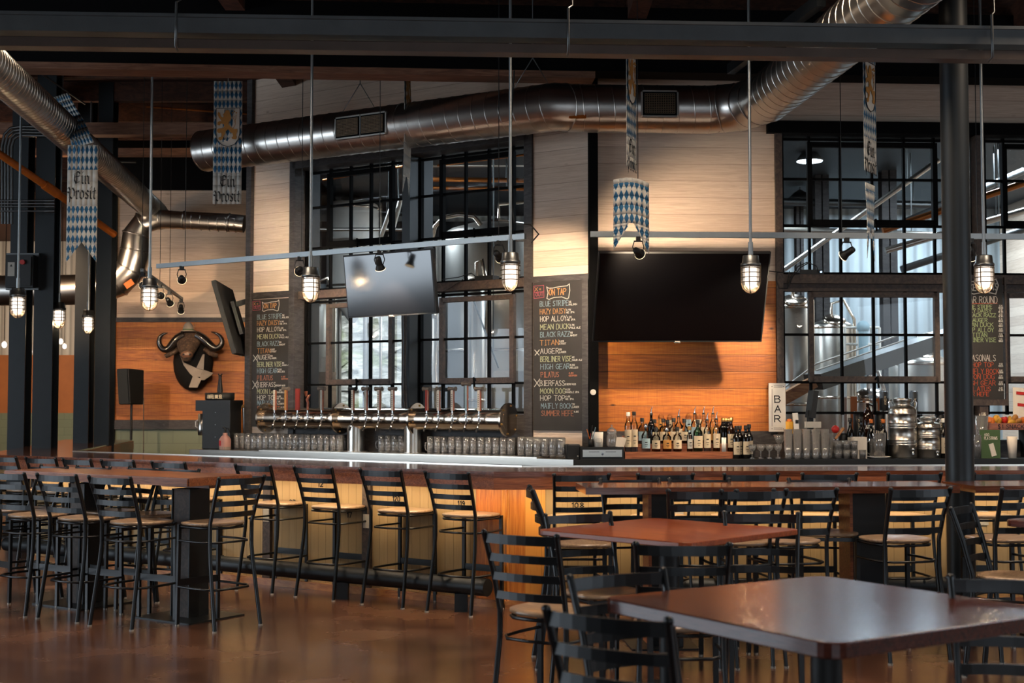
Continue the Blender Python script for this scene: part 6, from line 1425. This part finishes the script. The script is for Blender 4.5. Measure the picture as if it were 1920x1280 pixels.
for pts in (HL, HR):
    sm_ = []; rr_ = []
    for i in range(len(pts)-1):
        for t_ in (0, .5): sm_.append(bp_(pts[i][0]*(1-t_)+pts[i+1][0]*t_, pts[i][1]*(1-t_)+pts[i+1][1]*t_, -.40-.04*i/9)); rr_.append(hr_[i]*(1-t_)+hr_[i+1]*t_)
    sm_.append(bp_(*pts[-1], -.41)); rr_.append(.005)
    for _ in range(2): sm_ = [sm_[0]]+[(sm_[i-1]+sm_[i]*2+sm_[i+1])/4 for i in range(1, len(sm_)-1)]+[sm_[-1]]
    part('horn', MB().tube(sm_, rr_, 14), M['horn'], bf_, 'polished dark horn')
for pts in (((334, 655), (322, 662), (310, 668)), ((384, 655), (396, 663), (408, 667))):
    part('ear', MB().tube([bp_(*pts[0], -.34), bp_(*pts[1], -.40), bp_(*pts[2], -.38)], [.035, .07, .012], 10, True, ry=.035), M['hide'], bf_)
hatp = bp_(353, 620.5, -.40)
ht_ = thing('felt_hat', 'small grey felt hat with a green band and feather on the buffalo head', 'hat', (bo.x+hatp.x, bo.y+hatp.y, hatp.z-.005)); 
part('brim', MB().lathe([(0, .0), (.115, .0), (.12, .008), (.06, .02), (0, .02)], 20), M['cloth'], ht_); part('crown', MB().lathe([(.085, .01), (.078, .06), (.055, .11), (.025, .14), (0, .142)], 18), M['cloth'], ht_)
part('hat_band', MB().lathe([(.0865, .018), (.0835, .036)], 18), M['green'], ht_, 'dark green band'); part('feather', MB().tube([(.08, 0, .03), (.095, 0, .08), (.1, 0, .12)], [.008, .012, .002], 6), M['woodlight'], ht_)
sc_ = MB(); g = lambda px, py, y: tuple(bp_(px, py, y))
sc_.add([g(336.5, 663, -.40), g(344, 679, -.46), g(368.5, 690, -.46), g(381.5, 692.5, -.44), g(380, 706, -.44), g(363, 707, -.46), g(355, 699, -.46), g(344, 684, -.46)], [(0, 7, 1), (1, 7, 6, 2), (2, 6, 5), (2, 5, 4, 3)])
sc_.add([g(380, 664, -.36), g(383.5, 664, -.36), g(381.8, 693, -.47), g(368, 690, -.47)], [(0, 3, 2, 1)])
sc_.add([g(381, 692.5, -.45), g(399.5, 699, -.36), g(397, 703, -.36), g(383, 712.5, -.42), g(375, 712, -.44), g(376, 703, -.45)], [(0, 5, 4, 3, 2, 1)])
sc_.add([g(362, 704, -.47), g(378, 710, -.46), g(370, 726.5, -.44), g(354, 726, -.45)], [(0, 3, 2, 1)])
sf_ = solo('neck_scarf', sc_, M['cloth'], 'grey-beige scarf knotted around the buffalo neck', 'scarf', (bo.x, bo.y, 0)); sf_.modifiers.new('s', 'SOLIDIFY').thickness = .01

# ================================================================ BREWHOUSE CONTENT
def tank(px, Y, r_, top, label, legs=.5, dome=True, glass='steel'):
    x = P(px, 700, Y=Y).x; t_ = thing('brewing_tank', label, 'tank', (x, Y, 0))
    pr = [(.05, max(legs*.4, legs-.4)), (r_, legs+r_*.4)]+[(r_, top-r_*.35)]+[(r_*cos(R(a)), top-r_*.35+r_*.35*sin(R(a))) for a in (20, 40, 60, 80, 90)]
    part('tank_shell', MB().lathe(pr, 32), M[glass], t_)
    bd = MB()
    for z in (legs+r_*.5, (legs+top)/2, top-r_*.4): bd.lathe([(r_, z-.02), (r_+.012, z), (r_, z+.02)], 32)
    part('weld_band', bd, M['steel_pol'], t_)
    for k in range(4): a = pi/4+k*pi/2; part('tank_leg', MB().tube([(r_*.8*cos(a), r_*.8*sin(a), 0), (r_*.8*cos(a), r_*.8*sin(a), legs+r_*.5)], .04, 8), M['steel'], t_)
    part('manway', MB().lathe([(.16, 0), (.18, .03), (.14, .06), (0, .07)], 18, (0, -r_*.5, top-r_*.12), (0, -.5, 1)), M['steel_pol'], t_)
    part('top_pipe', MB().tube([(0, 0, top-.02), (0, 0, top+.25), (r_*.6, 0, top+.3), (r_*1.1, 0, top), (r_*1.1, 0, 1.0)], .025, 8), M['steel_pol'], t_); return t_
tank(935, 18.6, .88, 4.15, 'large domed brewing tank behind the second angled window')
tank(597, 20.0, .22, 3.2, 'slim vertical steel vessel at the left side of the first window')
tank(798, 17.6, .13, 2.8, 'narrow steel cylinder just right of the post between the angled windows', legs=.2)
tank(660, 23.0, .45, 5.15, 'white-topped tank high behind the first angled window', legs=3.4, glass='white')
tank(1488, 18.0, .24, 3.0, 'slim steel cylinder at the left edge of the right window', legs=.2)
tank(1722, 19.5, .42, 2.35, 'short steel tank below the conveyor behind the right window')
tank(1628, 17.0, .20, 1.72, 'small drum with orange side bands behind the bottles', legs=.3)
q = P(1628, 760, Y=16.78)
for k, px in enumerate((1601, 1652)): solo('orange_panel', MB().b2(-.04, .04, 0, .02, .9, 1.7), M['gasket'], 'orange-red upright strip beside the small drum, %s one' % ('left' if k == 0 else 'right'), 'strip', P(px, 740, Y=16.7).xy.to_3d())
tank(970, 21.5, .35, 3.4, 'grey-white vertical tank at the right side of the second window', glass='white')
tank(893, 17.4, .12, 3.2, 'narrow upright steel pipe vessel in the second window', legs=.1)
tank(1560, 20.5, .32, 2.9, 'bright round-shouldered tank behind the sash of the right window')
# conveyor
a, b = P(1525, 716, Y=16.6), P(1790, 628, Y=18.0)
r = thing('conveyor', 'long grey grain conveyor slanting up to the right behind the right window', 'conveyor', a); d = b-a
part('conveyor_box', MB().bar((0, 0, 0), d*1.3, .3, .2), M['conduit'], r)
part('guard_rail', MB().tube([Vector((0, -.16, .22)), d*.6+Vector((0, -.16, .25))], .012, 6).tube([Vector((-.5, -.16, -.15)), Vector((0, -.16, .22))], .012, 6).tube([Vector((0, -.16, .14)), d*.6+Vector((0, -.16, .16))], .010, 6), M['white'], r)
for k in (.2, .6, 1.0): part('conveyor_leg', MB().bar(d*k, Vector(((d*k).x, (d*k).y, -a.z)), .06, .06), M['steel'], r)
part('chute', MB().bar((-.9, 0, -.5), (0, 0, 0), .22, .14), M['woodlight'], r)
# catwalk ladder
r = thing('platform_rail', 'light guard rail and ladder behind the centre of the right window', 'railing', P(1610, 700, Y=20).xy.to_3d())
m = MB()
for x in (-.2, .0, .2, .32): m.tube([(x, 0, 0), (x, 0, 2.75)], .022, 6)
for z in (2.25, 2.5, 2.75): m.tube([(-.2, 0, z), (.32, 0, z)], .022, 6)
part('rail_frame', m, M['white'], r); part('blue_motor', MB().cyl((.05, -.1, 2.0), .07, .7, 12).sphere((.05, -.1, 2.75), .1, 10, 6), M['label_blue'], r)
# columns in brewhouse
for px, Y, wpx in ((1545, 20.8, 26), (1672, 20.4, 28), (1503, 24, 14)):
    x = P(px, 700, Y=Y).x; w_ = wpx/F*Y
    solo('steel_column', MB().b2(-w_/2, w_/2, 0, .02, 0, 6.5).b2(-w_/2, w_/2, .2, .22, 0, 6.5).b2(-.01, .01, 0, .2, 0, 6.5), M['trim'], 'grey steel column inside the brewhouse seen through the right window at %s' % ('its left sash' if px == 1545 else 'its middle' if px == 1672 else 'its left edge'), 'column', (x, Y, 0))
# pipes
PL = [('R', 'steel pipe rising steeply across the upper left of the right window', 1470, 505, 1760, 300, 17.5, .035, 'steel'), ('R', 'uppermost slanting steel pipe running to the picture edge behind the pole', 1640, 440, 1920, 320, 18.5, .05, 'conduit'),
      ('R', 'slanting steel pipe just below the copper one behind the pole', 1660, 470, 1920, 395, 17.8, .045, 'steel'), ('R', 'lowest slanting steel pipe behind the round pole', 1690, 505, 1920, 430, 18.2, .05, 'conduit'), ('R', 'slanting copper pipe in the upper right window', 1655, 432, 1930, 340, 17.2, .045, 'copper'),
      ('R', 'level steel pipe close above the right track', 1465, 430, 1770, 440, 19, .04, 'steel'), ('R', 'thick grey level pipe in the second pane row of the right window', 1465, 378, 1775, 385, 21, .06, 'conduit'), ('R', 'level steel pipe in the top pane row of the right window', 1465, 318, 1775, 322, 21, .05, 'steel'),
      ('L', 'upper level copper pipe in the second angled window', 787, 336, 990, 338, 19, .035, 'copper'), ('L', 'lower level copper pipe in the second angled window', 787, 352, 990, 354, 20, .03, 'copper'), ('L', 'long level steel pipe near the top of both angled windows', 590, 312, 990, 308, 20, .035, 'steel'),
      ('L', 'thin copper line rising in the top panes of the first angled window', 605, 338, 755, 312, 18, .014, 'copper'), ('L', 'thin copper line rising in the top panes of the second angled window', 820, 310, 985, 290, 18, .016, 'copper'), ('L', 'level steel pipe just above the slanting track in the first angled window', 585, 430, 760, 430, 22, .03, 'steel'),
      ('L', 'left one of two steep steel pipes at the right of the first angled window', 705, 470, 735, 385, 18, .03, 'steel'), ('L', 'right one of two steep steel pipes at the right of the first angled window', 725, 470, 752, 372, 18, .035, 'steel'), ('L', 'thin black diagonal rod in the lower second angled window', 885, 555, 935, 690, 17, .012, 'plastic')]
for side, lab, x0, y0, x1, y1, Y, rr_, mt in PL:
    a, b = P(x0, y0, Y=Y), P(x1, y1, Y=Y)
    r = thing('brewhouse_pipe', lab, 'pipe', a); part('pipe_run', MB().tube([(0, 0, 0), b-a], rr_, 8), M[mt], r)
    q = (b-a)*.8; part('hanger_rod', MB().tube([q, (q.x, q.y, 5.74-a.z)], .008, 5), M['conduit'], r)
# tank rail loop and lights
lp = [P(810, 450, Y=17.6), P(815, 425, Y=17.6), P(832, 408, Y=17.6), P(860, 402, Y=17.6), P(888, 405, Y=17.6), P(897, 415, Y=17.6), P(902, 422, Y=17.6)]
solo('tank_rail', MB().tube([p-lp[0] for p in lp], .03, 8), M['steel_pol'], 'bent bright guard rail on top of the large domed tank', 'railing', lp[0])
for k, (px, py, Y, dx, lab) in enumerate(((1518, 301, 19, .2, 'bright high lamp glowing at the upper left of the right window'), (742, 291, 19, .16, 'bright lamp at the top of the first angled window'), (1500, 378, 22, .25, 'pair of distant lamps low in the upper right window'))):
    c = P(px, py, Y=Y); r = thing('high_bay_lamp', lab, 'ceiling lamp', c, R(20)); part('lamp_shade', MB().lathe([(.02, .2), (dx*.4, .15), (dx, .0), (dx*.95, -.01)], 20), M['conduit'], r); part('lamp_disc', MB().lathe([(0, .015), (dx*.9, .01), (dx*.9, -.015), (0, -.03)], 20), M['highbay'], r, 'glowing disc')
    part('drop_rod', MB().tube([(0, 0, .2), (0, 0, 5.7-c.z)], .01, 6), M['conduit'], r)
for k, (px, py, Y) in enumerate(((618, 655, 21), (972, 690, 17))): pass
# stacked boxes and small counter items beyond left window
for k in range(5): solo('cardboard_box', MB().b2(-.2, .2, -.2, .2, 0, .2), M['trim_brown'] if 0 else M['cloth'], 'cardboard box piled at lower left of the first window, %s from bottom' % ORD[k], 'box', (P(592, 720, Y=16.6).x+(.02 if k % 2 else 0), 16.6, 1.0+.2*k), .1*k, 'boxes piled in the brewhouse')
solo('box_stand', MB().b2(-.3, .3, -.3, .3, .0, 1.0), M['trim'], 'dark stand under the cardboard boxes', 'stand', (P(592, 720, Y=16.6).x, 16.6, 0))
r, Rr, H = cylthing('white_drum', 960, 985, 655, 'white round drum seen at the right edge of the second window', 'drum', [(0, 0), (1, 0), (1, .9), (.8, 1), (0, 1)], 'white', .0, Fr((0, 16.2), 0), zb=2.0)
solo('drum_table', MB().b2(-.3, .3, -.3, .3, 0, 2.0), M['label_grey'], 'pale cabinet carrying the white drum', 'cabinet', (P(972, 700, Y=16.25).x, 16.25, 0))
# string bulbs in far room
for k, (px, py) in enumerate(((8, 646), (56, 659), (114, 640), (121, 649))):
    c = P(px, py, Y=24+2*k); r = thing('string_bulb', 'small glowing bulb hanging in the far left room, %s from the left' % ORD[k], 'light bulb', c, 0, 'bulbs in the far room'); part('bulb_glass', MB().sphere((0, 0, 0), .045, 12, 8, (1, 1, 1.3)), M['bulb'], r); part('bulb_cord', MB().tube([(0, 0, .08), (0, 0, 3.4)], .008, 5), M['plastic'], r)
